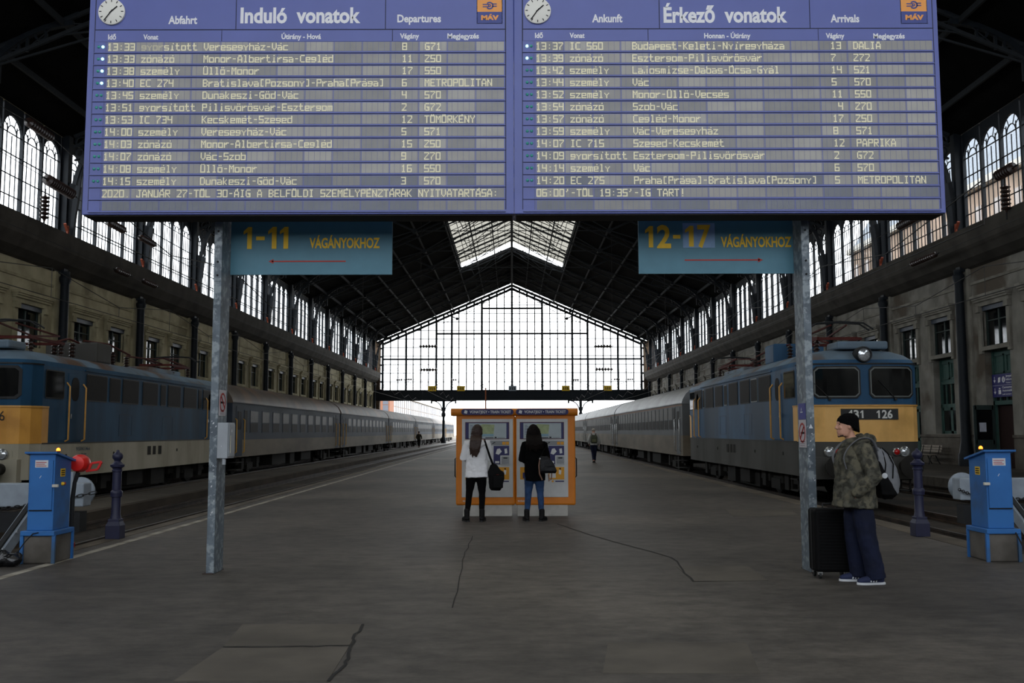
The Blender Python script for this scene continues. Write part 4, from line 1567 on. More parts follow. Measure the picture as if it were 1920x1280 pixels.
        MB().text('6', .79, .91, 1.88, .22, -.0, mp=lambda a, b: (a, .035 - .02, b), bold=.0).build('running_number', 'plate_black', root, **W)
    hl = MB().lathe((0, .12, 3.44), [(.1, .35), (.19, .12), (.2, -.1), (.185, -.2), (.16, -.2), (.15, -.14)], 24, 'y').build('headlight', pal['lamp'], root, 40, **W)
    MB().lathe((0, .12, 3.44), [(.155, -.15), (.1, -.175), (.01, -.185)], 20, 'y').build('lens', 'lens', hl, 60, **W)
    # buffer beam, coupling, steps, hoses
    b = MB().box(-1.25, 1.25, .0, .25, .45, .98)
    b.build('buffer_beam', pal['beam'], root, **W)
    b = MB()
    b.tube([(0, 0, .74), (0, -.2, .72), (0, -.3, .6), (0, -.28, .42), (0, -.2, .35)], .035, 8)
    b.build('coupling', 'bogie', root, 50, **W)
    for s in (-1, 1):
        b = MB().tube([(s * .4, 0, .8), (s * .42, -.12, .75), (s * .45, -.18, .5), (s * .42, -.1, .3), (s * .38, -.02, .35)], .025, 8)
        b.build('brake_hose', 'rubber', root, 50, **W)
    for s in (-1, 1):
        b = MB()
        for z in (.1, .38):
            b.box(*sorted((s * 1.15, s * 1.42)), .9, 1.5, z, z + .03)
        b.box(*sorted((s * 1.36, s * 1.4)), .9, .94, .1, .6)
        b.box(*sorted((s * 1.36, s * 1.4)), 1.46, 1.5, .1, .6)
        b.build('cab_step', 'bogie', root, **W)
    # snow plough / under gear
    b = MB().box(-1.1, 1.1, 5.8, L - 5.8, -.05, .52)
    b.box(-1.25, 1.25, 6.4, 7.6, .05, .5)
    b.box(-1.25, 1.25, 8.3, 9.4, -.02, .5)
    b.box(-.3, .3, 5.8, L - 5.8, .1, .52)
    b.build('underframe_gear', 'bogie', root, **W)
    for yc in (3.7, L - 3.7):
        bogie(root, yc)
    # sides
    for s in (-1, 1):
        X = s * HW
        def sx(a, b):
            return sorted((X + s * a, X + s * b))
        def win(y0, y1, z0, z1, mt='dusty_glass', r=.06, nm='side_window', fm='rubber'):
            f = MB().prism(rrect(y0, y1, z0, z1, r), 'x', *sx(-.005, .012)).build(nm, fm, root, **W)
            MB().prism(rrect(y0 + .03, y1 - .03, z0 + .03, z1 - .03, r * .7), 'x', *sx(.012, .016)).build('pane', mt, f, **W)
        for y0, y1 in ((3.0, 4.3), (5.35, 6.55), (6.85, 8.1), (9.0, 10.2), (10.5, 11.85), (12.55, 13.9)):
            win(y0, y1, 2.42, 3.14)
        for y0, y1 in ((4.45, 5.2), (8.35, 8.8), (12.05, 12.4)):
            win(y0, y1, 2.44, 3.12, 'dusty_glass', fm=pal['trim'])
        for m_, sg in ((0, 1), (L, -1)):
            def yy_(v):
                return m_ + sg * v
            a, b = sorted((yy_(.78), yy_(1.75)))
            win(a, b, 2.42, 3.12, 'darkglass', nm='cab_window')
            a, b = sorted((yy_(1.98), yy_(2.72)))
            d = MB().box(*sx(-.01, .01), a, b, 1.36, 3.1).build('door', pal['door'], root, bevel=.02, **W)
            a2, b2 = sorted((yy_(2.14), yy_(2.56)))
            MB().prism(rrect(a2, b2, 2.4, 3.0, .18), 'x', *sx(.01, .016)).build('door_window', 'dusty_glass', d, **W)
            MB().box(*sx(.01, .05), a + .1, a + .14, 1.95, 2.07).build('door_handle', 'chrome', d, **W)
            for yh in (1.9, 2.82):
                h = MB().tube([(X, yy_(yh), 1.38), (X + s * .08, yy_(yh), 1.42), (X + s * .08, yy_(yh), 2.75), (X, yy_(yh), 2.85)], .022, 8)
                h.build('handrail', 'handrail', root, 50, **W)
        gr = [(7.4, .26), (7.85, .22), (8.3, .26)]
        for yg, wg in gr:
            MB().box(*sx(-.005, .012), yg, yg + wg, .92, 1.18).build('skirt_grille', 'bogie', root, **W)
        for yg in (2.0, 4.9, 10.0, 13.6):
            MB().lathe((X, yg, 1.02), [(.05, 0), (.045, s * .012)], 10, 'x').build('sand_filler', 'bogie', root, **W)
        MB().box(*sx(-.005, .008), 0.72, L - .72, 1.325, 1.355).build('skirt_joint', 'rubber', root, **W)
        MB().box(*sx(-.005, .03), 2.9, L - 2.9, 3.2, 3.235).build('gutter', pal['blue'], root, **W)
        if pal['skirt'] == 'skirt_cream' and s > 0:
            t = MB()
            t.text('91550431346-6', 2.55, 3.35, 1.14, .09, 0, mp=lambda a, b: (X + .004, a, b))
            t.build('side_lettering', 'loco_blue_dk', root, **W)
            t = MB()
            t.text('H-START', 2.72, 3.15, .97, .09, 0, mp=lambda a, b: (X + .004, a, b))
            t.build('side_lettering', 'loco_blue_dk', root, **W)
        hp = MB()
        for yh in (5.2, 8.6):
            for z in (1.5, 2.1):
                hp.box(*sx(-.004, .003), yh, yh + .9, z, z + .008)
            hp.box(*sx(-.004, .003), yh, yh + .008, 1.5, 2.1)
            hp.box(*sx(-.004, .003), yh + .9, yh + .908, 1.5, 2.1)
        hp.build('access_panel', 'rubber', root, **W)
    # roof equipment
    ro = MB().box(-.75, .75, 5.2, 6.2, 3.6, 4.18)
    ro.build('roof_box', pal['box'], root, bevel=.05, **W)
    MB().box(-.6, .6, 9.5, 12.6, 3.6, 3.78).build('roof_hatch', 'loco_roof', root, bevel=.04, **W)
    MB().box(-.5, .75, .35, 1.2, 3.6, 3.8).build('roof_vent', 'loco_roof', root, bevel=.05, **W)
    for yp, sg in ((2.6, 1), (L - 3.0, -1)):
        p = MB()
        for s in (-1, 1):
            p.bar((s * .55, yp - .95, 3.98), (s * .55, yp + .95, 3.98), .07, .07)
            p.bar((s * .5, yp - sg * .8, 4.02), (s * .35, yp + sg * 1.1, 4.2), .05, .05)
            p.bar((s * .35, yp + sg * 1.1, 4.2), (s * .2, yp - sg * .9, 4.34), .04, .04)
        for e in (-.95, .95):
            p.bar((-.55, yp + e, 3.98), (.55, yp + e, 3.98), .07, .07)
        pan = p.build('pantograph', 'pan_red', root, **W)
        h = MB()
        for e in (-.14, .14):
            h.tube([(-.85, yp - sg * .9 + e, 4.22), (-.6, yp - sg * .9 + e, 4.38), (0, yp - sg * .9 + e, 4.42), (.6, yp - sg * .9 + e, 4.38), (.85, yp - sg * .9 + e, 4.22)], .022, 6)
        h.bar((-.5, yp - sg * .9 - .14, 4.38), (-.5, yp - sg * .9 + .14, 4.38), .03, .03)
        h.bar((.5, yp - sg * .9 - .14, 4.38), (.5, yp - sg * .9 + .14, 4.38), .03, .03)
        h.build('collector_head', 'iron_black', pan, **W)
        for x, y in ((-.55, -.8), (.55, -.8), (-.55, .8), (.55, .8)):
            insulator(MB(), x, yp + y, 3.58, .38).build('roof_insulator', 'insulator', root, 40, **W)
    for x, y, h in ((.3, 4.6, .5), (-.35, 4.9, .5), (.45, 7.0, .45), (-.3, 7.4, .55), (.35, 8.3, .4), (-.35, 8.9, .4)):
        insulator(MB(), x, y, 3.6, h, .1, 5).build('roof_insulator', 'insulator', root, 40, **W)
    for (x, y, z), (x2, y2, z2) in (((.35, 3.6, 4.05), (.3, 5.0, 4.14)), ((.45, 5.0, 4.2), (.45, 8.3, 4.05)), ((-.35, 4.9, 4.12), (-.3, 9.0, 4.08)), ((.35, 8.3, 4.02), (.2, L - 3.9, 4.02))):
        MB().tube([(x, y, z), ((x + x2) / 2, (y + y2) / 2, max(z, z2) + .05), (x2, y2, z2)], .03, 6).build('roof_busbar', 'pan_red', root, 50, **W)
    return root


LOCO_L = 15.7
PAL_R = dict(yellow='loco_yellow_pale', blue='loco_blue', door='loco_blue', skirt='skirt_grey', wrap=True, rail='handrail', trim=mat('dull_light_trim', '#6c716e', .5), plate=True, lamp='iron_black', beam='skirt_grey', box='loco_blue')
PAL_L = dict(yellow='loco_yellow', blue='loco_blue_dk', door='loco_blue_dk', skirt='skirt_cream', wrap=True, rail='handrail', trim='rubber', plate=False, lamp='iron_black', beam='skirt_cream', box='skirt_grey')
locomotive('locomotive', 'blue electric locomotive with yellow nose and 126 number plate, on the right track', 8.5, 23.15, LOCO_L, PAL_R)
locomotive('locomotive', 'dark blue electric locomotive with cream skirt, partly cut off at the left', -12.65, 22.25, LOCO_L, PAL_L)

# ------------------------------------------------------------------ coaches
M['coach_blue'] = mat2('faded_grey_blue_coach', '#414a57', '#343b45', 1., .35, .65, .65, stretch=(1, .3, 1), spec=.15)
M['coach_cream'] = mat2('dirty_cream_coach', '#7d7466', '#655d51', 1., .35, .65, .65, stretch=(1, .3, 1), spec=.15)
M['coach_grey'] = mat2('grey_coach_side', '#65686a', '#535556', 1., .35, .65, .6, stretch=(1, .3, 1), spec=.2)
M['coach_roof_dk'] = mat2('rusty_brown_roof', '#4b413a', '#5d544c', .8, .35, .65, .5, h3='#6b5747', scale3=.5, spec=.15)
M['coach_roof'] = mat2('silver_grey_roof', '#84878a', '#6c6e70', .8, .35, .65, .42, metal=.2, spec=.4)
M['win_upper'] = mat('dusty_coach_glass', '#3b3934', .5, spec=.15, var=.2)
M['stripe'] = mat('orange_brown_stripe', '#8a5c3c', .6)
M['yellow_rail'] = mat('yellow_door_rail', '#c8962e', .5)


def coach(name, label, group, cx, y0, L, pal, nwin):
    root = thing(name, label, 'railway coach', (cx, y0, 0), 0, group)
    W = dict(world=False)
    hw = 1.43
    zb, zm, ze = .58, pal['zm'], pal['ze']
    mb = MB()
    for z0, z1, mi in ((zb, zm, 0), (zm, ze, 1)):
        for s in (-1, 1):
            mb.quad((s * hw, 0, z0), (s * hw, L, z0), (s * hw, L, z1), (s * hw, 0, z1), mi)
        for y in (0, L):
            mb.quad((-hw, y, z0), (hw, y, z0), (hw, y, z1), (-hw, y, z1), mi)
    mb.quad((-hw, 0, zb), (hw, 0, zb), (hw, L, zb), (-hw, L, zb), 0)
    mb.build('body', [pal['lower'], pal['upper']], root, **W)
    prof = [(hw + .02, ze), (hw + .02, ze + .06), (hw - .03, ze + .2), (hw - .16, ze + .42), (hw - .42, ze + .64), (.7, ze + .82), (0, ze + .9)]
    half = prof + [(-x, z) for x, z in reversed(prof[:-1])]
    mb = MB()
    mb.loft([[(x, y, z) for x, z in half] for y in (-.02, L + .02)], 0, cap=True, closed=True)
    mb.build('roof', pal['roof'], root, 40, **W)
    for s in (-1, 1):
        X = s * hw
        sx = lambda a, b: sorted((X + s * a, X + s * b))
        if pal.get('stripe'):
            MB().box(*sx(0, .006), 0, L, ze - .07, ze - .02).build('stripe', 'stripe', root, **W)
        MB().box(*sx(0, .02), 0, L, ze - .01, ze + .04).build('gutter', pal['upper'], root, **W)
        for yd in (1.0, L - 1.0):
            d = MB().box(*sx(-.02, .012), yd - .48, yd + .48, .62, ze - .12).build('door', pal['door'], root, bevel=.02, **W)
            MB().prism(rrect(yd - .25, yd + .25, 1.7, 2.45, .08), 'x', *sx(.012, .02)).build('door_window', 'dusty_glass', d, **W)
            for e in (-.58, .58):
                MB().tube([(X, yd + e, .75), (X + s * .07, yd + e, .8), (X + s * .07, yd + e, 2.1), (X, yd + e, 2.15)], .022, 6).build('handrail', pal['railm'], root, 50, **W)
            for z in (.05, .35):
                MB().box(*sorted((s * 1.1, s * 1.5)), yd - .45, yd + .45, z, z + .03).build('step', 'bogie', root, **W)
        span = (L - 4.6) / nwin
        for k in range(nwin):
            yc = 2.3 + span * (k + .5)
            w = span * pal['wf'] / 2
            f = MB().box(*sx(-.005, .01), yc - w - .03, yc + w + .03, pal['w0'] - .03, pal['w2'] + .03).build('window', pal['wframe'], root, **W)
            MB().box(*sx(.01, .014), yc - w, yc + w, pal['w1'] + .02, pal['w2']).build('upper_pane', 'win_upper', f, **W)
            MB().box(*sx(.01, .013), yc - w, yc + w, pal['w0'], pal['w1'] - .01).build('lower_pane', pal['glass'], f, **W)
        for yd in (1.95, L - 1.95):
            w = .22
            f = MB().box(*sx(-.005, .01), yd - w - .03, yd + w + .03, pal['w0'] - .03, pal['w2'] + .03).build('window', pal['wframe'], root, **W)
            MB().box(*sx(.01, .014), yd - w, yd + w, pal['w0'], pal['w2']).build('pane', pal['glass'], f, **W)
    for y, e in ((0, -1), (L, 1)):
        g = MB()
        for s in (-1, 1):
            g.box(*sorted((s * .42, s * .58)), *sorted((y, y + e * .235)), .75, 2.7)
        g.box(-.58, .58, *sorted((y, y + e * .235)), 2.7, 2.86)
        g.build('gangway_bellows', 'rubber', root, bevel=.03, **W)
        for s in (-1, 1):
            MB().lathe((s * .875, y, .78), [(.1, 0), (.1, e * .2), (.24, e * .2), (.24, e * .23), (.02, e * .24)], 14, 'y').build('buffer', 'bogie', root, 40, **W)
    for yc in (3.6, L - 3.6):
        bogie(root, yc, base=2.4, wr=.46)
    u = MB().box(-1.2, 1.2, 7.5, 10.2, .05, .58).box(-1.2, 1.2, 11.2, 12.2, -.02, .58).box(-1.15, 1.15, 14.0, 16.5, .1, .58)
    u.box(-.25, .25, .2, L - .2, .3, .58)
    u.build('underframe_gear', 'bogie', root, **W)
    return root


CP_L = dict(zm=1.29, ze=2.78, lower='coach_cream', upper='coach_blue', roof='coach_roof_dk', door='coach_blue', railm='yellow_rail', wframe='coach_blue', glass='dusty_glass', w0=1.6, w1=2.0, w2=2.5, wf=.62)
CP_R = dict(zm=1.42, ze=2.74, lower='coach_cream', upper='coach_grey', roof='coach_roof', door='coach_grey', railm='chrome', wframe='coach_grey', glass='dusty_glass', w0=1.68, w1=2.1, w2=2.6, wf=.74, stripe=True)
LL, LR = 24.1, 26.2
c0 = coach('passenger_coach', 'grey-blue and cream passenger coach with rusty roof right behind the left locomotive', 'coaches of the left train', -12.65, 38.6, LL, CP_L, 10)
for k in range(1, 6):
    c = copy_tree(c0, (-12.65, 38.6 + k * (LL + .5), 0), label='dingy passenger coach of the left train, %s behind its locomotive' % ORD[k])
c0 = coach('passenger_coach', 'silver-roofed grey passenger coach coupled directly behind the right blue locomotive', 'coaches of the right train', 8.5, 40.0, LR, CP_R, 17)
for k in range(1, 5):
    c = copy_tree(c0, (8.5, 40.0 + k * (LR + .5), 0), label='silver-roofed grey coach of the right train, %s behind its locomotive' % ORD[k])
# ------------------------------------------------------------------ ticket machines
M['tm_orange'] = mat('machine_orange', '#d97e14', .42, var=.05)
M['tm_grey'] = mat('machine_light_grey', '#cbcccb', .5, var=.05)
M['tm_navy'] = mat('machine_navy', '#23245c', .45, var=0)
M['tm_white'] = mat('machine_white_print', '#dcdcdc', .5, var=0)
M['tm_yellow'] = mat('machine_yellow', '#dd9c22', .5, var=.04)
M['tm_red'] = mat('machine_dark_red', '#5c1f1c', .5, var=0)
M['plinth'] = mat('machine_plinth_grey', '#b3b0a9', .7, var=.15)
M['steel'] = mat('brushed_steel', '#8e9092', .35, metal=.6, var=.1)
M['map_bg'] = mat('map_pale', '#a9b4b8', .4, var=.05)
M['map_green'] = mat('map_green', '#9aa67a', .4, var=.2, scale=14)
M['map_blue'] = mat('map_water', '#7fa3b4', .4, var=.1)
MY = 18.42                                    # front face of the machines
MD = .62


def mz(py):
    return P(960, py, MY).z


def ticket_machine(label, xa, xb, xc, xd, side):
    """xa..xb body, xc..xd front panel (photo columns)"""
    X = lambda px: P(px, 860, MY).x
    x0, x1, p0, p1 = X(xa), X(xb), X(xc), X(xd)
    root = thing('ticket_machine', label, 'ticket machine', ((x0 + x1) / 2, MY + MD / 2, 0), 0, 'orange train ticket machines')
    zb, zt = mz(947), mz(777.5)
    MB().box(x0, x1, MY, MY + MD, zb, zt).build('housing', 'tm_orange', root, bevel=.035, seg=3)
    # canopy with rounded nose
    ca, cb = (X(845), x1) if side < 0 else (x0, X(1084))
    cz = (mz(766) + mz(778)) / 2
    ya, yb = MY - .06, MY + MD + .05
    MB().prism([(ya + .05 + .05 * math.cos(R(t)) * 1.0 if t < 271 else 0, cz + .07 * math.sin(R(t))) for t in (270, 240, 210, 180, 150, 120, 90)] + [(yb, cz + .07), (yb, cz - .07)], 'x', ca, cb).build('canopy', 'tm_orange', root, 50)
    h0, h1 = X(xc - 1), X(xd + 1)
    hp = MB().prism(rrect(h0, h1, cz - .058, cz + .056, .055), 'y', MY - .075, MY - .055).build('header_plate', 'tm_navy', root)
    w = h1 - h0
    MB().text('VONATJEGY • TRAIN TICKET', h0 + w * .16, h1 - w * .05, cz - .025, .05, MY - .077, bold=.02).build('header_lettering', 'tm_white', hp)
    MB().prism([(h0 + w * .05, cz - .02), (h0 + w * .11, cz - .035), (h0 + w * .12, cz + .02), (h0 + w * .07, cz + .035)], 'y', MY - .077, MY - .075).build('ticket_pictogram', 'tm_white', hp)
    # front panel
    f0, f1 = mz(932), mz(785)
    MB().box(p0, p1, MY - .012, MY + .01, f0, f1).build('front_panel', 'tm_grey', root, bevel=.008)
    pw = p1 - p0
    u = lambda t: p0 + pw * t
    d0, d1 = mz(823), mz(791)
    fr = MB().box(u(.065), u(.925), MY - .02, MY - .01, d0, d1).build('map_display', 'tm_red', root)
    MB().box(u(.075), u(.915), MY - .022, MY - .019, d0 + .01, d1 - .01).build('display_border', 'tm_navy', fr)
    MB().box(u(.135), u(.87), MY - .0235, MY - .0215, d0 + .012, d1 - .02).build('map_sheet', 'map_bg', fr)
    MB().prism([(u(.34), d0 + .1), (u(.62), d0 + .1), (u(.64), d1 - .05), (u(.4), d1 - .04), (u(.33), d1 - .09)], 'y', MY - .0245, MY - .0234).build('map_land', 'map_green', fr)
    MB().box(u(.34), u(.62), MY - .0245, MY - .0234, d0 + .055, d0 + .1).build('map_water', 'map_blue', fr)
    t = MB()
    for k in range(7):
        zz = d0 + .09 + k * .028
        t.box(u(.16), u(.16) + .05 + .01 * (k % 3), MY - .0245, MY - .0234, zz, zz + .008)
    t.build('map_list', 'tm_navy', fr)
    t = MB().box(u(.46), u(.62), MY - .0245, MY - .0234, d0 + .022, d0 + .036)
    t.box(u(.64), u(.68), MY - .0245, MY - .0234, d0 + .02, d0 + .045).box(u(.7), u(.84), MY - .0245, MY - .0234, d0 + .026, d0 + .031)
    t.build('map_caption', 'black', fr)
    MB().box(u(.44), u(.925), MY - .016, MY - .011, mz(834.5), mz(826)).build('label_strip', mat('label_strip_%d' % (side + 2), '#8b8e90', .5, var=.04), root)
    for a in (.79, .86):
        MB().box(u(a), u(a + .06), MY - .0185, MY - .0155, mz(833.5), mz(828)).build('coin_label', 'tm_yellow', root)
    MB().prism([(u(.6), mz(832)), (u(.66), mz(829)), (u(.64), mz(828.3)), (u(.59), mz(831))], 'y', MY - .0185, MY - .0155).build('hand_pictogram', 'black', root)
    n0, n1 = mz(870), mz(835.5)
    nv = MB().box(u(.62), u(.925), MY - .018, MY - .011, n0, n1).build('payment_panel', 'tm_navy', root)
    pc = MB()
    pc.prism([(u(.66), n0 + .2), (u(.72), n0 + .18), (u(.78), n0 + .24), (u(.74), n0 + .3), (u(.69), n0 + .29)], 'y', MY - .021, MY - .0175)
    pc.build('banknote_pictogram', 'tm_white', nv)
    MB().prism([(u(.84), n0 + .2), (u(.89), n0 + .21), (u(.88), n0 + .3), (u(.83), n0 + .29)], 'y', MY - .021, MY - .0175).build('ticket_pictogram', 'tm_white', nv)
    MB().box(u(.65), u(.73), MY - .024, MY - .0175, n0 + .02, n0 + .06).build('slot', 'tm_white', nv)
    r0, r1 = mz(871), mz(853.5)
    cr = MB().box(u(.75), u(.935), MY - .03, MY - .011, r0, r1).build('card_reader', 'tm_grey', root, bevel=.006)
    MB().box(u(.775), u(.92), MY - .036, MY - .029, r0 + .02, r1 - .02).build('reader_face', 'steel', cr, bevel=.01)
    MB().box(u(.81), u(.89), MY - .039, MY - .0355, r1 - .06, r1 - .038).build('card_slot', 'black', cr)
    MB().box(u(.08), u(.4), MY - .03, MY - .011, mz(866), mz(842)).build('touch_screen', 'darkglass', root, bevel=.004)
    y0, y1 = mz(898.5), mz(875.5)
    for a, b in ((.07, .36), (.62, .925)):
        yp = MB().box(u(a), u(b), MY - .018, MY - .011, y0, y1).build('instruction_panel', 'tm_yellow', root)
        if a < .5:
            MB().box(u(.12), u(.3), MY - .024, MY - .0175, y0 + .02, y0 + .13).build('ticket_tray', 'tm_navy', yp)
        else:
            MB().prism([(u(.82), y0 + .1), (u(.86), y0 + .09), (u(.87), y0 + .17), (u(.82), y0 + .18)], 'y', MY - .021, MY - .0175).build('receipt_pictogram', 'tm_white', yp)
            MB().lathe((u(.845), MY - .0175, y1 - .03), [(.016, 0), (.016, -.004)], 12, 'y').build('round_button', 'black', yp)
            MB().box(u(.64), u(.76), MY - .0215, MY - .0175, y0 + .03, y0 + .16).build('instruction_card', 'tm_white', yp)
    t = MB().lathe((u(.7), MY - .0125, mz(902)), [(.02, 0), (.02, -.003)], 14, 'y')
    t.build('contact_mark', 'tm_yellow', root)
    MB().box(u(.75), u(.92), MY - .015, MY - .0115, mz(903.2), mz(901)).build('contact_text', 'tm_navy', root)
    MB().text('ticket', u(.02), u(.16), mz(940), .03, MY - .006, bold=.02).build('maker_plate', 'tm_white', root)
    q0, q1 = (X(868), X(960)) if side < 0 else (X(970), X(1064))
    MB().box(q0, q1, MY + .02, MY + MD - .04, 0, zb + .02).build('plinth', 'plinth', root, bevel=.01)
    sx_ = x0 if side < 0 else x1
    hk = MB().tube([(sx_, MY + .2, 1.1), (sx_ + side * .03, MY + .2, 1.08), (sx_ + side * .03, MY + .2, .75), (sx_, MY + .2, .72)], .012, 6)
    hk.build('side_handle', 'black', root, 50)
    return root


ticket_machine('orange ticket machine on the left, in front of the person in white jacket', 855, 965.9, 866, 962, -1)
ticket_machine('orange ticket machine on the right, in front of the person in black coat', 966.0, 1079, 968.5, 1065, 1)

# ------------------------------------------------------------------ blue cabinets at the track ends
M['cab_blue'] = mat2('cabinet_blue', '#2f6db0', '#2a62a0', 2.5, .4, .65, .45, h3='#3a5570', scale3=1.2, spec=.4)
M['concrete'] = mat2('dirty_concrete', '#6b6660', '#4c4842', 2., .4, .65, .9)
M['amber'] = mat('amber_lamp', '#ff8a28', .3, emit=3.0, var=0)
M['buf_grey'] = mat('pale_grey_buffer_paint', '#8f99a3', .6, var=.12)
M['chain'] = mat('dark_chain', '#1b1c1e', .6)


def cabinet(label, s):
    root = thing('control_cabinet', label, 'cabinet', (s * 5.84, 12.2, 0), 0, 'blue control cabinets at the track ends')
    x0, x1 = sorted((s * 5.66, s * 5.98))
    y0, y1 = 11.98, 12.42
    xi = s * 5.66                                     # side facing the platform
    zb, zt = .4, 1.34
    mb = MB().box(x0 - .03, x1 + .03, y0 - .02, y1 + .02, 0, zb - .04)
    mb.build('concrete_base', 'concrete', root, bevel=.02)
    MB().box(x0 - .05, x1 + .05, y0 - .06, y1 + .05, zb - .06, zb).build('base_frame', 'cab_blue', root, bevel=.008)
    for x in (x0 - .035, x1 + .035):
        for y in (y0 - .03, y1 + .02):
            MB().box(x - .02, x + .02, y - .015, y + .015, 0, zb - .05).build('leg', 'cab_blue', root)
    MB().prism([(y0, zb), (y1, zb), (y1, zt - .1), (y0, zt)], 'x', x0, x1).build('case', 'cab_blue', root, bevel=.008)
    MB().prism([(y0 - .05, zt + .002), (y0 - .05, zt + .025), (y1 + .04, zt - .085), (y1 + .04, zt - .11)], 'x', x0 - .04, x1 + .04).build('lid', 'cab_blue', root)
    d = MB().box(x0 + .02, x1 - .02, y0 - .014, y0, zb + .25, zt - .08).build('door', 'cab_blue', root, bevel=.004)
    MB().box(x0 + .02, x1 - .02, y0 - .016, y0, zb + .238, zb + .248).build('door_gap', 'black', root)
    xh = xi - s * .02
    MB().box(*sorted((xh - .03, xh + .045)), y0 - .05, y0 - .014, .93, .965).build('padlock', 'white_ceramic', d, bevel=.006)
    pl = MB().box(x0 + .08, x0 + .24, y0 - .018, y0 - .014, 1.17, 1.26).build('label_plate', 'sticker', d)
    t = MB()
    for k in range(3):
        t.box(x0 + .09, x0 + .22 - .02 * (k % 2), y0 - .0195, y0 - .018, 1.185 + k * .022, 1.193 + k * .022)
    t.build('label_print', 'red_arrow', pl)
    t = MB().tube([(x0 + .14, y0 - .0145, 1.04), (x0 + .16, y0 - .0145, 1.07)], .004, 5)
    t.build('scratch', 'sticker', d)
    wl = MB().box(*sorted((xi, xi + -s * .004)), y0 + .15, y0 + .27, 1.05, 1.15).build('warning_label', 'yellow', root)
    t = MB()
    for k in range(3):
        t.box(*sorted((xi - s * .004, xi - s * .006)), y0 + .165, y0 + .255, 1.065 + k * .027, 1.078 + k * .027)
    t.build('label_print', 'black', wl)
    if s < 0:
        b = MB().lathe((xi, y0 + .2, .96), [(.022, 0), (.022, .015), (.012, .03)], 12, 'x').build('button', 'yellow', root, 50)
        MB().lathe((xi, y0 + .25, .96), [(.02, 0), (.018, .02)], 12, 'x').build('button', 'red_arrow', root, 50)
    lx = xi - s * .02
    ly = y0 + (.02 if s < 0 else .06)
    MB().lathe((lx, ly, zt + .015), [(.022, 0), (.022, .02), (.015, .02)], 12).build('lamp_socket', 'black', root)
    MB().lathe((lx, ly, zt + .033), [(.024, 0), (.024, .02), (.012, .036), (.002, .04)], 12).build('amber_lamp', 'amber', root, 60, label='glowing amber lamp on top')
    if s > 0:
        root.location.x += .2
    return root


cabinet('blue metal control cabinet on concrete base at the left track end, red lamp behind', -1)
cabinet('blue metal control cabinet on concrete base at the right track end', 1)
root = thing('marker_lamp', 'red round marker lamp with red handle on a dark bracket behind the left cabinet', 'lamp', (-5.66, 12.62, .3))
MB().tube([(-5.72, 12.62, 0), (-5.72, 12.62, .75), (-5.7, 12.62, .95), (-5.66, 12.62, 1.08)], [.03, .03, .025, .03], 10).build('bracket', 'iron_black', root, 50)
MB().lathe((-5.64, 12.72, 1.2), [(.02, -.22), (.095, -.2), (.115, -.14), (.115, -.06), (.1, 0), (.06, .035), (.01, .045)], 20, 'y').build('lamp_body', mat('lamp_red', '#d8221c', .4, var=.06), root, 50)
MB().box(-5.665, -5.6, 12.6, 12.62, 1.2, 1.25).build('label_plate', 'yellow', root)
h = MB()
for a, b in (((-5.55, 1.1), (-5.4, 1.12)), ((-5.4, 1.12), (-5.35, 1.22)), ((-5.35, 1.22), (-5.48, 1.2)), ((-5.48, 1.2), (-5.52, 1.1))):
    h.bar((a[0], 12.6, a[1]), (b[0], 12.6, b[1]), .03, .03, ref=(0, 1, 0))
h.build('handle', M['red_arrow'] if False else mat('handle_red', '#c9201c', .4), root, bevel=.006)

# ------------------------------------------------------------------ buffer stops
def buffer_stop(label, cx, dy=0.0):
    root = thing('buffer_stop', label, 'buffer stop', (cx, 14.9, 0), 0, 'buffer stops')
    for s in (-1, 1):
        x = cx + s * .75
        MB().prism([(12.75, -.33), (13.0, -.33), (14.85, .78), (14.85, .95), (14.7, .95)], 'x', x - .07, x + .07).build('raking_strut', 'buf_grey', root)
        rl = MB().bar((x, 12.9, -.24), (x, 14.8, .98), .07, .1)
        rl.build('strut_rail', 'iron_black', root)
        MB().box(x - .1, x + .1, 14.75, 14.95, -.33, .95).build('upright', 'buf_grey', root)
        for k, (y, z) in enumerate(((13.25, .02), (13.6, .22))):
            MB().lathe((x + (.07 if cx < 0 else -.07), y, z), [(.025, 0), (.02, .015 if cx < 0 else -.015)], 8, 'x').build('bolt', 'zinc', root)
        bx = cx + s * .875
        MB().lathe((bx, 14.95, .66), [(.13, 0), (.13, .18), (.09, .2), (.09, .42), (.235, .46), (.235, .5), (.2, .53), (.01, .55)], 24, 'y').build('buffer', 'buf_grey', root, 40)
    MB().box(cx - 1.25, cx + 1.25, 14.7, 14.98, .48, .83).build('buffer_beam', 'buf_grey', root, bevel=.015)
    MB().box(cx - 1.2, cx + 1.2, 14.72, 14.96, .1, .4).build('timber_baulk', 'iron_black', root)
    root.location.y += dy
    return root


buffer_stop('pale grey buffer stop with raking struts closing the left empty track', -7.75)
buffer_stop('pale grey buffer stop closing the right track in front of the locomotive', 8.5, 1.0)


def chain(name, label, pts, n):
    mb = MB()
    P3 = [Vector(p) for p in pts]
    tot = []
    for i in range(n):
        t = i / (n - 1)
        # quadratic sag
        p = P3[0].lerp(P3[2], t) + (P3[1] - P3[0].lerp(P3[2], .5)) * (4 * t * (1 - t))
        tot.append(p)
    for i, (a, b) in enumerate(zip(tot, tot[1:])):
        d = (b - a).normalized()
        up = Vector((0, 0, 1)) if i % 2 else Vector((0, 1, 0))
        side = d.cross(up).normalized()
        c = (a + b) / 2
        ln = (b - a).length * .68
        ring = [c + d * (ln * math.cos(2 * math.pi * k / 10)) + side * (.022 * math.sin(2 * math.pi * k / 10)) for k in range(11)]
        mb.tube(ring, .0075, 5, cap=False)
    return tag(mb.build(name, 'chain', None, 60), label, 'chain')


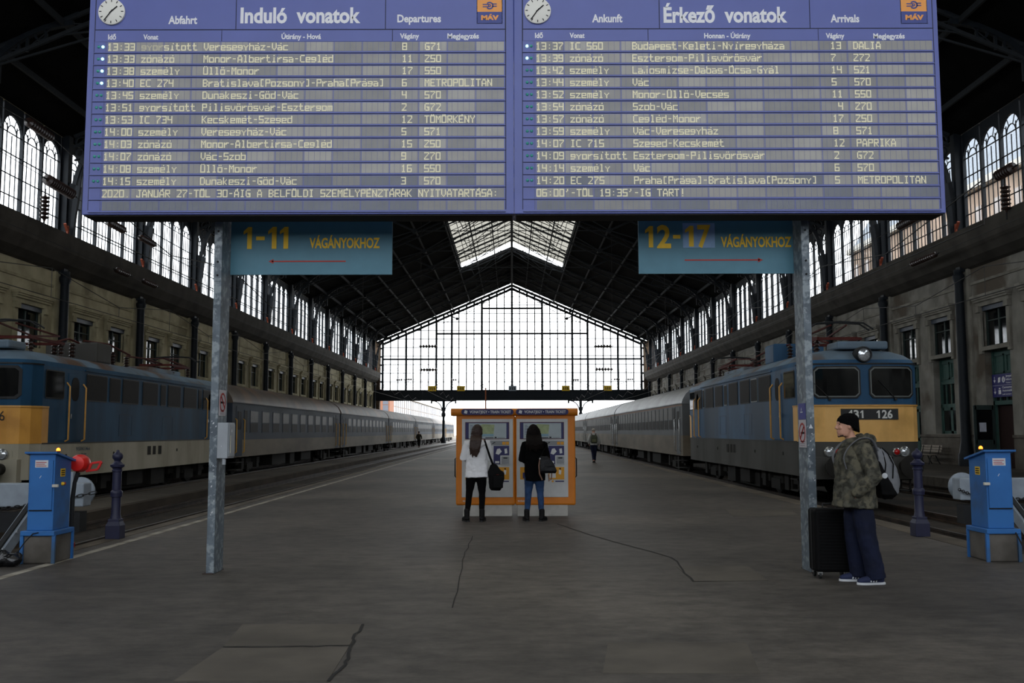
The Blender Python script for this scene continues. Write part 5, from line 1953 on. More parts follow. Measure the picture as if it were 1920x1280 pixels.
chain('chain', 'dark iron chain hung across the left buffer stop beam', [(-8.6, 14.66, .62), (-7.9, 14.66, .45), (-6.3, 14.66, .7)], 44)
chain('chain', 'dark iron chain hung across the right buffer stop and buffer', [(7.2, 15.64, .66), (8.1, 15.66, .5), (9.6, 15.64, .66)], 44)
# grey guard post beside the left cabinet
root = thing('guard_post', 'slim pale grey post with red foot behind the left blue cabinet', 'post', (-6.18, 13.6, 0))
MB().box(-6.215, -6.145, 13.55, 13.62, .06, 1.05).build('upright', 'buf_grey', root, bevel=.006)
MB().box(-6.24, -6.12, 13.52, 13.65, 0, .07).build('foot', mat('red_foot', '#96241f', .6), root, bevel=.01)

# black bag at the foot of the left cabinet, cables at the right one
mb = MB()
for c, r in (((0, 0, .09), (.2, .12, .09)), ((-.13, .02, .07), (.13, .1, .07)), ((.14, -.01, .08), (.12, .1, .08)), ((.02, -.03, .15), (.1, .07, .05)), ((.2, .02, .12), (.05, .05, .05))):
    mb.ball(c, r, 14, 8)
root = thing('black_bag', 'crumpled black plastic bag on the ground by the left cabinet', 'bag', (-6.15, 11.72, 0))
soft('sack', mb, mat('black_plastic', '#101114', .28, spec=.6, var=.1), root, .012, 3, [(.06, .03), (.025, .014)])
MB().tube([(-6.0, 11.76, .12), (-5.93, 11.86, .28), (-5.86, 11.9, .37), (-5.8, 11.92, .38)], .007, 6).build('drawstring', 'black', root)
for pts, lb in (([(6.15, 11.9, .36), (6.18, 11.8, .2), (6.22, 11.76, .04), (6.3, 11.72, .015), (6.4, 11.74, .015)], 'thin black cable drooping in front of the right cabinet base'),
                ([(6.4, 11.8, .015), (6.3, 11.82, .06), (6.28, 11.85, .16), (6.36, 11.87, .2), (6.45, 11.82, .1), (6.5, 11.78, .015)], 'looped dark cable lying beside the right cabinet base')):
    tag(MB().tube(pts, .009, 6).build('cable', 'black', None, 60), lb, 'cable')

# ------------------------------------------------------------------ bollards
M['bollard'] = mat('dark_blue_cast_iron', '#1a1c3a', .5, var=.12)
for x, y, sd in ((-6.02, 14.75, 'left'), (6.22, 14.85, 'right')):
    root = thing('bollard', 'ornate dark blue cast iron bollard at the %s platform edge' % sd, 'bollard', (x, y, 0), 0, 'cast iron bollards')
    MB().loft([[(a * r, b * r, z) for a, b in ((-1, -1), (1, -1), (1, 1), (-1, 1))] for r, z in ((.11, 0), (.11, .2), (.085, .26), (.085, .3))]).build('base', 'bollard', root, world=False, bevel=.01)
    MB().lathe((0, 0, 0), [(.085, .28), (.075, .34), (.068, .36), (.066, .62), (.085, .63), (.085, .66), (.09, .68), (.085, .71), (.066, .73), (.064, 1.0), (.075, 1.01), (.075, 1.03), (.065, 1.04), (.07, 1.06), (.1, 1.08), (.105, 1.11), (.075, 1.13), (.06, 1.15)], 20).build('shaft', 'bollard', root, 40, world=False)
    MB().lathe((0, 0, 0), [(.06, 1.14), (.045, 1.17), (.075, 1.21), (.078, 1.25), (.06, 1.28), (.03, 1.3), (.022, 1.31), (.02, 1.33), (.004, 1.335)], 20).build('finial', 'bollard', root, 40, world=False)

# ------------------------------------------------------------------ bench, right-wall sign, pole
root = thing('bench', 'small slatted bench against the wall at the far right behind the locomotive', 'bench', (20.3, 47.0, 0))
for x in (19.75, 19.95, 20.15):
    pass
mb = MB()
for k in range(4):
    mb.box(19.85 + k * .12, 19.94 + k * .12, 45.9, 48.1, .44, .47)
mb.build('seat', mat('bench_wood', '#8f8578', .7, var=.2), root)
mb = MB()
for k in range(3):
    mb.box(20.36 + k * .03, 20.39 + k * .03, 45.9, 48.1, .58 + k * .12, .67 + k * .12)
mb.build('backrest', mat('bench_back_wood', '#9a9084', .7, var=.2), root)
for y in (46.1, 47.0, 47.9):
    MB().tube([(19.86, y, 0), (19.9, y, .2), (20.0, y, .43), (20.3, y, .43), (20.42, y, .9)], .025, 6).tube([(20.4, y, 0), (20.28, y, .22), (20.2, y, .42)], .025, 6).build('leg_frame', 'iron_black', root, 60)

# blue passenger information sign over the open door
WX = 21.28
sy0, sy1 = 40.12 + OW - .05 + .2, 40.12 - OW + .15
y_l, y_r = 41.45 + 1.1, 41.45 - 1.15
root = thing('information_sign', 'dark blue station sign with arrows and pictograms over the open door on the right wall', 'sign', (WX, 41.4, 3.05))
yl, yr = 42.48, 40.42
MB().box(WX - .03, WX, yr, yl, 3.05, 4.05).build('panel', mat('station_sign_navy', '#23246a', .5, var=.04), root)
m3 = lambda a, b: (WX - .033, yl - a, b)
m4 = lambda poly: MB().add([m3(a, b) for a, b in poly], [tuple(range(len(poly)))])
sg = 'board_text'
for z in (3.8, 3.3):
    t = m4([(.2, z - .02), (.24, z - .02), (.24, z + .15), (.2, z + .15)])
    t.add([m3(a, b) for a, b in ((.12, z + .0), (.22, z - .12), (.32, z + .0))], [(0, 1, 2)])
    t.build('arrow', sg, root)
MB().add([m3(a, b) for a, b in ((0.03, 3.555), (2.2, 3.555), (2.2, 3.565), (.03, 3.565))], [(0, 1, 2, 3)]).build('divider', sg, root)
m4([(.5, 3.68), (.7, 3.7), (.74, 3.92), (.54, 3.9)]).build('ticket_pictogram', sg, root)
t = MB()
t.add([m3(.98 + .13 * math.cos(k * math.pi / 10), 3.8 + .13 * math.sin(k * math.pi / 10)) for k in range(20)], [tuple(range(20))])
t.build('information_disc', sg, root)
t = MB().add([(WX - .035, yl - a, b) for a, b in ((.955, 3.72), (1.005, 3.72), (1.005, 3.83), (.955, 3.83))], [(0, 1, 2, 3)])
t.add([(WX - .035, yl - a, b) for a, b in ((.955, 3.85), (1.005, 3.85), (1.005, 3.89), (.955, 3.89))], [(0, 1, 2, 3)])
t.build('information_letter', 'tm_navy', root)
m4([(.52, 3.18), (.74, 3.18), (.74, 3.36), (.52, 3.36)]).add([m3(a, b) for a, b in ((.56, 3.39), (.7, 3.39), (.7, 3.45), (.56, 3.45))], [(0, 1, 2, 3)]).build('luggage_pictogram', sg, root)
for tx, a0, a1, z, c in (('Jegypénztár', 1.18, 2.1, 3.9, .09), ('Információ', 1.18, 2.05, 3.75, .09), ('Ticket office', 1.18, 1.95, 3.63, .05), ('Csomagmegőrző', .85, 2.15, 3.42, .09), ('Automaták', .85, 1.7, 3.28, .09), ('Left luggage', .85, 1.6, 3.14, .05)):
    MB().text(tx, a0, a1, z, c, 0, mp=m3, bold=.02).build('lettering', sg, root)
root = thing('rusty_pole', 'thin rust coloured pole standing behind the left ticket machine', 'pole', (-1.1, 40, 0))
MB().lathe((-1.1, 40, 0), [(.03, 0), (.03, 3.4), (.01, 3.42)], 8).build('shaft', mat('rust', '#8a4c28', .7, var=.2), root, 40)
MB().lathe((-1.1, 40, 0), [(.14, 0), (.14, .05), (.05, .1), (.03, .1)], 12).build('foot', 'iron_black', root, 40)

# ------------------------------------------------------------------ platform number plates on the gable beam
for px, c, nm in ((810, 'yellow', 'leftmost yellow'), (864, 'yellow', 'second yellow'), (961, 'buf_grey', 'grey middle'), (1061, 'yellow', 'third yellow'), (1140, 'yellow', 'rightmost yellow')):
    p = P(px, 728, Y1 - 1)
    root = thing('number_plate', '%s plate hanging on the beam of the far gable' % nm, 'sign', (p.x, Y1 - .75, 7.7), 0, 'plates on the gable beam')
    MB().box(p.x - .6, p.x + .6, Y1 - .8, Y1 - .69, 7.72, 8.5).build('plate', c, root)
    t = MB()
    for k in (-.3, 0, .3):
        t.box(p.x + k - .06, p.x + k + .06, Y1 - .81, Y1 - .8, 7.9, 8.3)
    t.build('dark_marks', 'iron_black', root)

# ------------------------------------------------------------------ overhead line
def spindle(p, d, n, r, name, label, group, ln=.16):
    """ribbed insulator string starting at p in direction d"""
    p, d = Vector(p), Vector(d).normalized()
    pts, rad = [p], [.02]
    t = .1
    for k in range(n):
        for f, rr in ((0, .35), (.25, 1), (.55, .9), (.8, .35)):
            pts.append(p + d * (t + f * ln))
            rad.append(r * rr)
        t += ln
    pts.append(p + d * (t + .12))
    rad.append(.02)
    root = thing(name, label, 'insulator', p, 0, group)
    MB().tube(pts, rad, 12).build('ribbed_body', 'insulator', root, 35)
    c = MB().tube([p - d * .22, p + d * .12], .035, 8)
    c.tube([p + d * (t + .0), p + d * (t + .35)], .035, 8)
    c.build('end_fitting', 'iron_black', root, 60)
    return root


LI = 'insulators along the left wall'
spindle((-19.46, 39.32, 12.16), (0, 1, -.03), 13, .24, 'insulator_string', 'thick ribbed insulator before the left nearest window mullions', LI, .18)
spindle((-19.46, 45.57, 11.72), (0, 1, -.02), 8, .2, 'insulator_string', 'spindle insulator just under the board, left of the third column line', LI, .22)
spindle((-19.46, 49.49, 11.77), (0, 1, .0), 10, .17, 'insulator_string', 'dark insulator crossing the second left column under the board', LI, .2)
spindle((-19.36, 46.36, 9.52), (0, 1, .0), 7, .14, 'insulator_string', 'slim insulator in front of the left girder casing', LI, .22)
spindle((-19.36, 49.88, 9.52), (0, 1, .0), 8, .14, 'insulator_string', 'slim insulator passing the second left column at the girder', LI, .22)
spindle((-19.56, 37.75, 14.12), (0, 1, -.02), 10, .2, 'insulator_string', 'pale ribbed insulator high in the dark at the upper left', LI, .2)
p = P(84, 385, 40.0)
spindle((p.x, 40.0, p.z + .5), (0, 0, -1), 6, .2, 'insulator_string', 'hanging insulator in front of the left window above the sill', LI, .17)
RI = 'insulators along the right wall'
p = P(1885, 360, 37.9)
spindle((p.x, 37.9, p.z + .35), (0, 0, -1), 6, .2, 'insulator_string', 'hanging insulator in front of the right window with buildings behind', RI, .17)
spindle((19.46, 36.38, 11.77), (0, 1, -.02), 7, .22, 'insulator_string', 'ribbed insulator at the right picture edge before the window', RI, .18)
spindle((19.46, 45.28, 11.82), (0, 1, .0), 10, .2, 'insulator_string', 'insulator string just under the right end of the arrivals board', RI, .22)
spindle((19.36, 43.23, 9.62), (0, 1, .0), 12, .14, 'insulator_string', 'pale ribbed insulator in front of the right girder casing', RI, .22)
M['wire'] = mat('contact_wire', '#1a1a1a', .6, var=0)
K = .978
for s, nm, lines in ((-1, 'left', ((-19.9, [(26, 12.75), (39.9, 12.42), (43, 12.3), (46.4, 11.96), (50.5, 11.95), (53.5, 12.0), (60, 12.0), (Y1 - 1, 12.0)]), (-19.8, [(26, 9.9), (47, 9.7), (54, 9.7), (Y1 - 1, 9.7)]))),
                     (1, 'right', ((19.9, [(26, 12.3), (37, 12.01), (39, 11.97), (46, 12.05), (49, 12.05), (Y1 - 1, 12.0)]), (19.8, [(26, 9.9), (44, 9.8), (47.5, 9.8), (Y1 - 1, 9.8)])))):
    for what, (wx_, pts) in zip(('upper', 'lower'), lines):
        tag(MB().tube([(wx_ * K, a_ * K, 1.6 + (b_ - 1.6) * K) for a_, b_ in pts], .014, 5).build('feeder_wire', 'wire'), '%s thin feeder wire running along the %s wall' % (what, nm), 'wire')
tag(MB().tube([(-19.9, 34.9, 14.2), (-19.56, 37.6, 14.12), (-19.56, 40.3, 14.07), (-19.9, 43.7, 13.9)], .014, 5).build('stay_wire', 'wire'), 'stay wire carrying the pale insulator high at the upper left', 'wire')
for tx, nm in TRACKS:
    pts = [(tx, 17 + k * 9.12, 5.3) for k in range(0, 15)]
    o = MB().tube(pts, .012, 5)
    q = []
    for k in range(0, 14):
        q.append((tx, 17 + k * 9.12, 6.1))
        q.append((tx, 17 + (k + .5) * 9.12, 5.6))
    o.tube(q, .012, 5)
    for k in range(0, 28):
        zz = 6.1 if k % 2 == 0 else 5.6
        o.bar((tx, 17 + k * 4.56, 5.3), (tx, 17 + k * 4.56, zz), .012, .012)
    for k in (7, 13):
        o.bar((tx, 17 + k * 9.12, 6.1), (tx, 17 + k * 9.12, roof_z(tx) - .1), .02, .02)
    tag(o.build('contact_wire', 'wire'), 'overhead contact wire above the %s' % nm, 'wire')
GI = 'insulators before the far gable'
for px, py, nm in ((803, 649, 'upper left'), (1131, 649, 'upper right'), (804, 693, 'lower left'), (1133, 692, 'lower right'), (749, 712, 'far left'), (767, 711, 'second from left'), (851, 712, 'left of the middle'), (1080, 712, 'right of the middle'), (1157, 711, 'second from right'), (1182, 711, 'far right')):
    D = 138.0
    p = P(px, py, D)
    big = py < 700
    n, r, ln = (6, .26, .42) if big else (3, .16, .3)
    tot = n * ln
    spindle((p.x - tot / 2 - .1, D, p.z), (1, 0, 0), n, r, 'insulator_string', 'dark spindle insulator silhouetted on the far gable glass, %s one' % nm, GI, ln)
for py, nm in ((649, 'upper'), (693, 'middle'), (711.5, 'lower')):
    p0 = P(960, py, 138.0)
    tag(MB().tube([(-20.2, 138, p0.z - .03), (20.2, 138, p0.z + .03)], .02, 5).build('span_wire', 'wire'), '%s span wire stretched across the hall before the far gable' % nm, 'wire')
# ------------------------------------------------------------------ people: local x = sideways (right of the person's view), y = forward, z = up
M['skin'] = mat('skin', '#c08f78', .5, var=.05)
M['hair_brown'] = mat('brown_hair', '#33221a', .5, var=.35, scale=60, stretch=(6, 6, .4), spec=.4)
M['hair_dark'] = mat('dark_hair', '#120d0b', .7, var=.3, scale=60, stretch=(6, 6, .4), spec=.12)
M['white_jacket'] = mat('white_quilted_jacket', '#ebebed', .7, var=.04)
M['black_cloth'] = mat('black_cloth', '#0a0a0c', .9, var=.15, spec=.1)
M['black_coat'] = mat('black_coat', '#09090a', .95, var=.15, spec=.08)
M['jeans'] = mat2('blue_jeans', '#2f4a72', '#233a5c', 9, .4, .62, .85)
M['navy_trousers'] = mat2('navy_trousers', '#131a33', '#0e1428', 6, .4, .62, .85)
M['boots'] = mat('black_boots', '#0b0a0a', .6, spec=.2)
M['camo'] = mat2('camouflage_cloth', '#504f46', '#35342d', 16, .44, .56, .9, h3='#615d4e', scale3=12)
M['grey_nylon'] = mat('grey_nylon', '#6c6e72', .7, var=.06)
M['black_nylon'] = mat('black_nylon', '#0a0a0b', .7, var=.1, spec=.12)


def head_mesh(mb, c, s=1.0, tilt=0.0):
    """face towards +y; c = centre of the head, about 0.23 m tall"""
    H = [(-.115, .0, .035, .045), (-.105, .022, .058, .055), (-.085, .03, .066, .068), (-.055, .022, .07, .078), (-.02, .012, .074, .086), (.015, .006, .077, .092), (.05, .0, .077, .095), (.08, -.005, .068, .085), (.105, -.01, .046, .058), (.117, -.012, .02, .025)]
    rings = []
    for z, yo, rx, ry in H:
        rings.append([(c[0] + s * rx * math.cos(2 * math.pi * i / 20), c[1] + s * (yo + ry * math.sin(2 * math.pi * i / 20)), c[2] + s * z) for i in range(20)])
    mb.loft(rings)
    b = lambda x, y, z, r: mb.ball((c[0] + s * x, c[1] + s * y, c[2] + s * z), tuple(s * q for q in r), 12, 8)
    mb.limb([(c[0], c[1] + s * .09, c[2] + s * .022), (c[0], c[1] + s * .104, c[2] + s * -.005), (c[0], c[1] + s * .113, c[2] + s * -.024)], [s * .009, s * .012, s * .015], 10)
    b(.014, .1, -.03, (.009, .011, .008)); b(-.014, .1, -.03, (.009, .011, .008))
    b(0, .085, .035, (.05, .018, .012))                      # brow
    b(.034, .078, -.02, (.026, .02, .02)); b(-.034, .078, -.02, (.026, .02, .02))   # cheeks
    b(0, .094, -.056, (.026, .012, .007)); b(0, .092, -.068, (.023, .012, .008))    # lips
    b(0, .08, -.098, (.026, .02, .016))                      # chin
    for q in (-1, 1):
        b(q * .079, -.005, -.005, (.012, .022, .032))        # ears
    return mb


def hand(mb, wrist, d, palm_n, s=1.0, curl=.5):
    """palm with four unequal bent fingers and a thumb; d = direction of the fingers, palm_n = direction the palm faces"""
    w, d, n = Vector(wrist), Vector(d).normalized(), Vector(palm_n).normalized()
    side = d.cross(n).normalized()
    mb.limb([w, w + d * .05 * s, w + d * .085 * s], [(.03 * s, .016 * s), (.038 * s, .017 * s), (.038 * s, .014 * s)], 12, flat=n)
    for k, ln in enumerate((.066, .076, .071, .056)):
        o = w + d * .085 * s + side * (.027 - .018 * k) * s
        a = d * math.cos(curl * .6) + n * math.sin(curl * .6)
        b = d * math.cos(curl * 1.5) + n * math.sin(curl * 1.5)
        mb.limb([o, o + a * ln * .5 * s, o + a * ln * .5 * s + b * ln * .5 * s], [.0088 * s, .0082 * s, .007 * s], 8)
    o = w + d * .025 * s + side * .032 * s
    t = (d * .6 + side * .7 + n * .35).normalized()
    mb.limb([o, o + t * .032 * s, o + t * .032 * s + (d * .8 + n * .4).normalized() * .03 * s], [.011 * s, .0098 * s, .008 * s], 8)


def person(label, loc, rotz, J, parts):
    root = thing('person', label, 'person', loc, rotz)
    mb = MB()
    head_mesh(mb, J['head'], J.get('hs', 1.0))
    nk = Vector(J['neck'])
    mb.limb([nk + Vector((0, 0, -.04)), Vector(J['head']) + Vector((0, -.015, -.06))], [.058, .055], 12)
    ch, pv = Vector(J['chest']), Vector(J['pelvis'])
    mb.limb([nk, ch, (ch + pv) / 2, pv], [(.1, .08), (.15, .1), (.125, .09), (.14, .1)], 16)
    for sd in ('L', 'R'):
        sh, el, wr = (Vector(J[k + sd]) for k in ('sh', 'el', 'wr'))
        mb.limb([nk + (sh - nk) * .4, sh, sh.lerp(el, .5), el, el.lerp(wr, .4), wr], [.055, .05, .043, .038, .036, .026], 10)
        hand(mb, wr, J['hd' + sd], J['hn' + sd], J.get('hs', 1.0), J.get('curl', .5))
        hp, kn, an, to = (Vector(J[k + sd]) for k in ('hip', 'kn', 'an', 'toe'))
        mb.limb([hp, hp.lerp(kn, .5), kn, kn.lerp(an, .35), an], [.082, .072, .053, .05, .036], 12)
        mb.limb([an + Vector((0, 0, -.03)), an.lerp(to, .45) + Vector((0, 0, -.04)), an.lerp(to, .8) + Vector((0, 0, -.01))], [.032, .026, .02], 10)
    soft('body', mb, 'skin', root, J.get('vox', .0065), 2)
    parts(root, J)
    return root


def trousers(root, J, m, r=(.115, .1, .075, .07, .062), name='trousers', cuff=.06, low=.1, noise=((.12, .018),), belt=.05):
    mb = MB()
    pv = Vector(J['pelvis'])
    mb.limb([pv + Vector((0, 0, belt)), pv, pv + Vector((0, 0, -.08))], [(J.get('hipw', .165), .115), (J.get('hipw', .165) + .012, .125), (J.get('hipw', .165) - .02, .11)], 16)
    for sd in ('L', 'R'):
        hp, kn, an = (Vector(J[k + sd]) for k in ('hip', 'kn', 'an'))
        end = an.lerp(kn, (low - .08) / max(.01, (kn - an).length)) if low > .08 else an + Vector((0, 0, low - .08))
        mb.tube([hp + Vector((0, 0, .02)), hp.lerp(kn, .25), hp.lerp(kn, .6), kn, kn.lerp(an, .4), end], [r[0], r[0], r[1], r[2], r[3], r[4]], 14, flat=(0, 1, 0))
    return soft(name, mb, m, root, .011, 4, noise)


def shoe(root, J, sd, m, name='boot', sole=None, shaft=.12, stripes=False):
    an, to = Vector(J['an' + sd]), Vector(J['toe' + sd])
    f = Vector((to.x - an.x, to.y - an.y, 0)).normalized()
    base = Vector((an.x, an.y, 0))
    mb = MB()
    mb.limb([base - f * .05 + Vector((0, 0, .05)), base + f * .06 + Vector((0, 0, .052)), base + f * .15 + Vector((0, 0, .042)), base + f * .19 + Vector((0, 0, .036))], [(.04, .042), (.045, .045), (.047, .034), (.036, .026)], 14, flat=(0, 0, 1))
    if shaft > 0:
        mb.limb([base + Vector((0, 0, .06)), base + Vector((0, 0, .06 + shaft))], [.05, .052], 12)
    o = soft(name, mb, m, root, .008, 4)
    sb = MB()
    side = Vector((f.y, -f.x, 0))
    pts = []
    for t, w in ((-.09, .0), (-.085, .025), (-.06, .038), (0, .04), (.08, .046), (.14, .048), (.19, .036), (.215, .015), (.22, 0)):
        pts.append((t, w))
    poly = [base + f * t + side * w for t, w in pts] + [base + f * t - side * w for t, w in reversed(pts[1:-1])]
    sb.prism([(p.x, p.y) for p in poly], 'z', 0, .022)
    sb.build('sole', sole or 'rubber', o, world=False)
    if stripes:
        for k in range(3):
            t = .03 + k * .028
            for q in (-1, 1):
                MB().bar(base + f * t + side * q * .046 + Vector((0, 0, .03)), base + f * (t - .025) + side * q * .042 + Vector((0, 0, .085)), .012, .006, ref=side).build('stripe', 'sticker', o, world=False)
    return o


def jacket(root, J, m, hem, r_hem, r_chest, sl, name='jacket', noise=((.1, .02), (.035, .01)), shw=.0, collar=.075):
    mb = MB()
    nk, ch, pv = Vector(J['neck']), Vector(J['chest']), Vector(J['pelvis'])
    hz = Vector((J.get('hemx', pv.x), pv.y + J.get('hemy', 0), hem))
    mid = (ch + pv) / 2
    mb.tube([hz, hz.lerp(mid, .35), mid, ch, ch.lerp(nk, .55), nk + Vector((0, 0, -.02))], [r_hem, ((r_hem[0] + r_chest[0]) / 2, (r_hem[1] + r_chest[1]) / 2), (r_chest[0] * .97, r_chest[1]), r_chest, (r_chest[0] * .86, r_chest[1] * .82), (.1, .085)], 22, flat=(0, 1, 0))
    mb.tube([nk + Vector((0, -.01, -.05)), nk + Vector((0, -.005, .05))], [(collar + .02, collar + .02), (collar, collar)], 16, flat=(0, 1, 0))
    jk = soft(name, mb, m, root, .011, 5, noise)
    for sd in ('L', 'R'):
        mb = MB()
        sh, el, wr = (Vector(J[k + sd]) for k in ('sh', 'el', 'wr'))
        mb.limb([nk.lerp(sh, .35) + Vector((0, 0, -.045)), sh, sh.lerp(el, .5), el, el.lerp(wr, .5), wr], [sl[0] * .85, sl[0], sl[1], sl[2], sl[2] * .95, sl[3]], 14)
        soft('sleeve', mb, m, jk, .011, 4, noise)
    return jk


DZ = Vector((0, 0, 0))
# --- woman in the white jacket (seen from behind)
JA = dict(head=(.01, .06, 1.6), neck=(0, .03, 1.45), chest=(.015, .01, 1.25), pelvis=(.0, .0, .92), hipw=.16,
          shL=(-.165, .02, 1.37), elL=(-.235, .02, 1.12), wrL=(-.15, .2, 1.12), hdL=(.4, .9, .1), hnL=(.3, .2, -1),
          shR=(.185, .02, 1.38), elR=(.235, .06, 1.13), wrR=(.12, .27, 1.16), hdR=(-.3, .9, .1), hnR=(-.3, .2, -1),
          hipL=(-.085, 0, .88), knL=(-.13, .03, .5), anL=(-.17, -.02, .09), toeL=(-.23, .14, .04),
          hipR=(.085, 0, .88), knR=(.1, .03, .5), anR=(.1, -.02, .09), toeR=(.13, .15, .04), hemx=.01)


def hair_strands(root, m, head, length, w_top, w_bot, sway, back=-.09, n=9, name='hair', low=-.2):
    mb = MB()
    h = Vector(head)
    mb.ball((h.x, h.y - .012, h.z + .03), (.096, .112, .105), 18, 12)
    mb.ball((h.x, h.y - .04, h.z - .02), (.1, .09, .12), 16, 10)
    for k in range(n):
        t = k / (n - 1) * 2 - 1
        x0 = h.x + t * w_top
        x1 = h.x + sway + t * w_bot
        ln = length * (1 - .16 * abs(t) ** 2) + random.Random(k).uniform(-.03, .03)
        yb = h.y + back + .05 * t * t
        mb.limb([(x0, h.y - .03, h.z + .04), (x0 * .6 + x1 * .4, yb, h.z - .08), (x1 * .5 + x0 * .5, low, h.z - .17), (x1 * .85 + x0 * .15, low - .015, h.z - .1 - ln * .6), (x1, low + .005, h.z - .1 - ln)], [(.03, .03), (.034, .034), (.034, .03), (.028, .022), (.012, .01)], 10)
    return soft(name, mb, m, root, .0075, 2, [(.03, .012)])


def parts_A(root, J):
    trousers(root, J, 'black_cloth', (.098, .085, .062, .056, .048), low=.17)
    for sd in ('L', 'R'):
        shoe(root, J, sd, 'boots', shaft=.14)
    jk = jacket(root, J, 'white_jacket', .78, (.225, .17), (.2, .155), (.088, .078, .074, .05), collar=.085)
    mb = MB()
    mb.limb([(-.12, -.1, 1.38), (0, -.15, 1.33), (.12, -.1, 1.39)], [(.05, .04), (.075, .06), (.05, .04)], 14)
    mb.limb([(-.1, -.08, 1.42), (0, -.1, 1.4), (.1, -.08, 1.42)], [.045, .05, .045], 12)
    soft('hood', mb, 'white_jacket', jk, .01, 4, [(.05, .015)])
    mb = MB()
    for z in (.9, 1.02, 1.14, 1.26):
        pass
    hair_strands(root, 'hair_brown', J['head'], .34, .07, .075, -.035, low=-.205)


person('person with long brown hair and white jacket standing at the left ticket machine', (-.645, 17.45, 0), 0, JA, parts_A)
root = thing('shoulder_bag', 'bulky black bag hanging from the shoulder of the person in white jacket', 'bag', (-.645, 17.45, 0))
mb = MB()
mb.loft([[(x, y, z) for x, y in ((.2 + a, -.1 - b), (.5 - c, -.1 - b), (.5 - c, .1 + b), (.2 + a, .1 + b))] for z, a, b, c in ((.55, .06, -.01, .08), (.6, .03, .01, .04), (.75, .02, .02, .0), (.86, .01, .02, .0), (.9, .015, .01, .06), (1.0, .05, -.01, .13), (1.03, .09, -.03, .18))])
b = soft('bag_body', mb, 'black_nylon', root, .012, 5, [(.08, .02)])
mb = MB().loft([[(x, y, z) for x, y in ((.3, -.165), (.48, -.165), (.48, -.1), (.3, -.1))] for z in (.6, .8)])
soft('front_pocket', mb, 'black_nylon', b, .01, 4)
MB().tube([(.3, 0, 1.0), (.25, -.16, 1.14), (.19, -.155, 1.32), (.15, -.08, 1.44), (.14, .04, 1.45), (.19, .15, 1.33), (.3, .12, 1.0)], [(.022, .006)] * 7, 8).build('strap', 'black_nylon', root, 60, world=False)
MB().box(.36, .41, -.172, -.166, .83, .842).build('label_tag', 'pan_red', b, world=False)

# --- woman in the black coat
JB = dict(head=(-.02, .05, 1.6), neck=(0, .02, 1.44), chest=(0, 0, 1.24), pelvis=(0, 0, .92), hipw=.155,
          shL=(-.165, .02, 1.35), elL=(-.225, .04, 1.1), wrL=(-.11, .22, 1.07), hdL=(.4, .9, .1), hnL=(.3, .2, -1),
          shR=(.165, .02, 1.35), elR=(.22, .04, 1.1), wrR=(.12, .24, 1.12), hdR=(-.3, .9, .1), hnR=(-.3, .2, -1),
          hipL=(-.085, 0, .88), knL=(-.115, .03, .5), anL=(-.145, -.02, .09), toeL=(-.18, .14, .04),
          hipR=(.075, 0, .88), knR=(.1, .03, .5), anR=(.125, -.02, .09), toeR=(.19, .13, .04), hemx=.005)


def parts_B(root, J):
    trousers(root, J, 'jeans', (.095, .084, .064, .057, .048), low=.17)
    for sd in ('L', 'R'):
        shoe(root, J, sd, 'boots', shaft=.13)
    jk = jacket(root, J, 'black_coat', .72, (.185, .15), (.19, .15), (.09, .08, .074, .052), name='coat', collar=.09)
    mb = MB()
    mb.limb([(-.13, -.09, 1.36), (0, -.145, 1.3), (.13, -.09, 1.36)], [(.055, .045), (.08, .06), (.055, .045)], 14)
    soft('hood', mb, 'black_coat', jk, .01, 4, [(.05, .02)])
    hair_strands(root, 'hair_dark', J['head'], .24, .085, .14, .02, n=11, low=-.19)


person('person with dark hair, black coat and blue jeans at the right ticket machine', (.405, 17.5, 0), 0, JB, parts_B)
root = thing('handbag', 'black leather handbag hanging on the arm of the person in black coat', 'bag', (.405, 17.5, 0))
mb = MB()
mb.loft([[(x, y, z) for x, y in ((c - w, -.2 - d), (c + w, -.2 - d), (c + w, -.2 + d), (c - w, -.2 + d))] for z, c, w, d in ((.86, .24, .12, .06), (.9, .24, .15, .09), (1.0, .22, .13, .085), (1.1, .19, .1, .06), (1.16, .16, .06, .04))])
b = soft('bag_body', mb, mat('black_leather', '#0e0f12', .5, var=.1, spec=.25), root, .01, 4, [(.06, .015)])
M['tan_strap'] = mat('tan_strap_edge', '#7a5a48', .6)
MB().tube([(.09, -.24, 1.12), (.07, -.27, 1.0), (.08, -.27, .85), (.13, -.25, .74)], [(.012, .005)] * 4, 8).build('hanging_strap', 'tan_strap', b, 60, world=False)
MB().tube([(.3, -.24, .9), (.29, -.26, .76), (.25, -.26, .72), (.24, -.25, .84)], [(.012, .005)] * 4, 8).build('hanging_strap', 'tan_strap', b, 60, world=False)
MB().tube([(.1, -.21, 1.12), (.15, -.15, 1.26), (.22, -.06, 1.33), (.26, .03, 1.2), (.24, -.13, 1.12)], [(.012, .006)] * 5, 8).build('handle', 'black_nylon', b, 60, world=False)
MB().lathe((.09, -.255, 1.12), [(.016, 0), (.016, -.012)], 10, 'y').build('ring', 'chrome', b, 40, world=False)

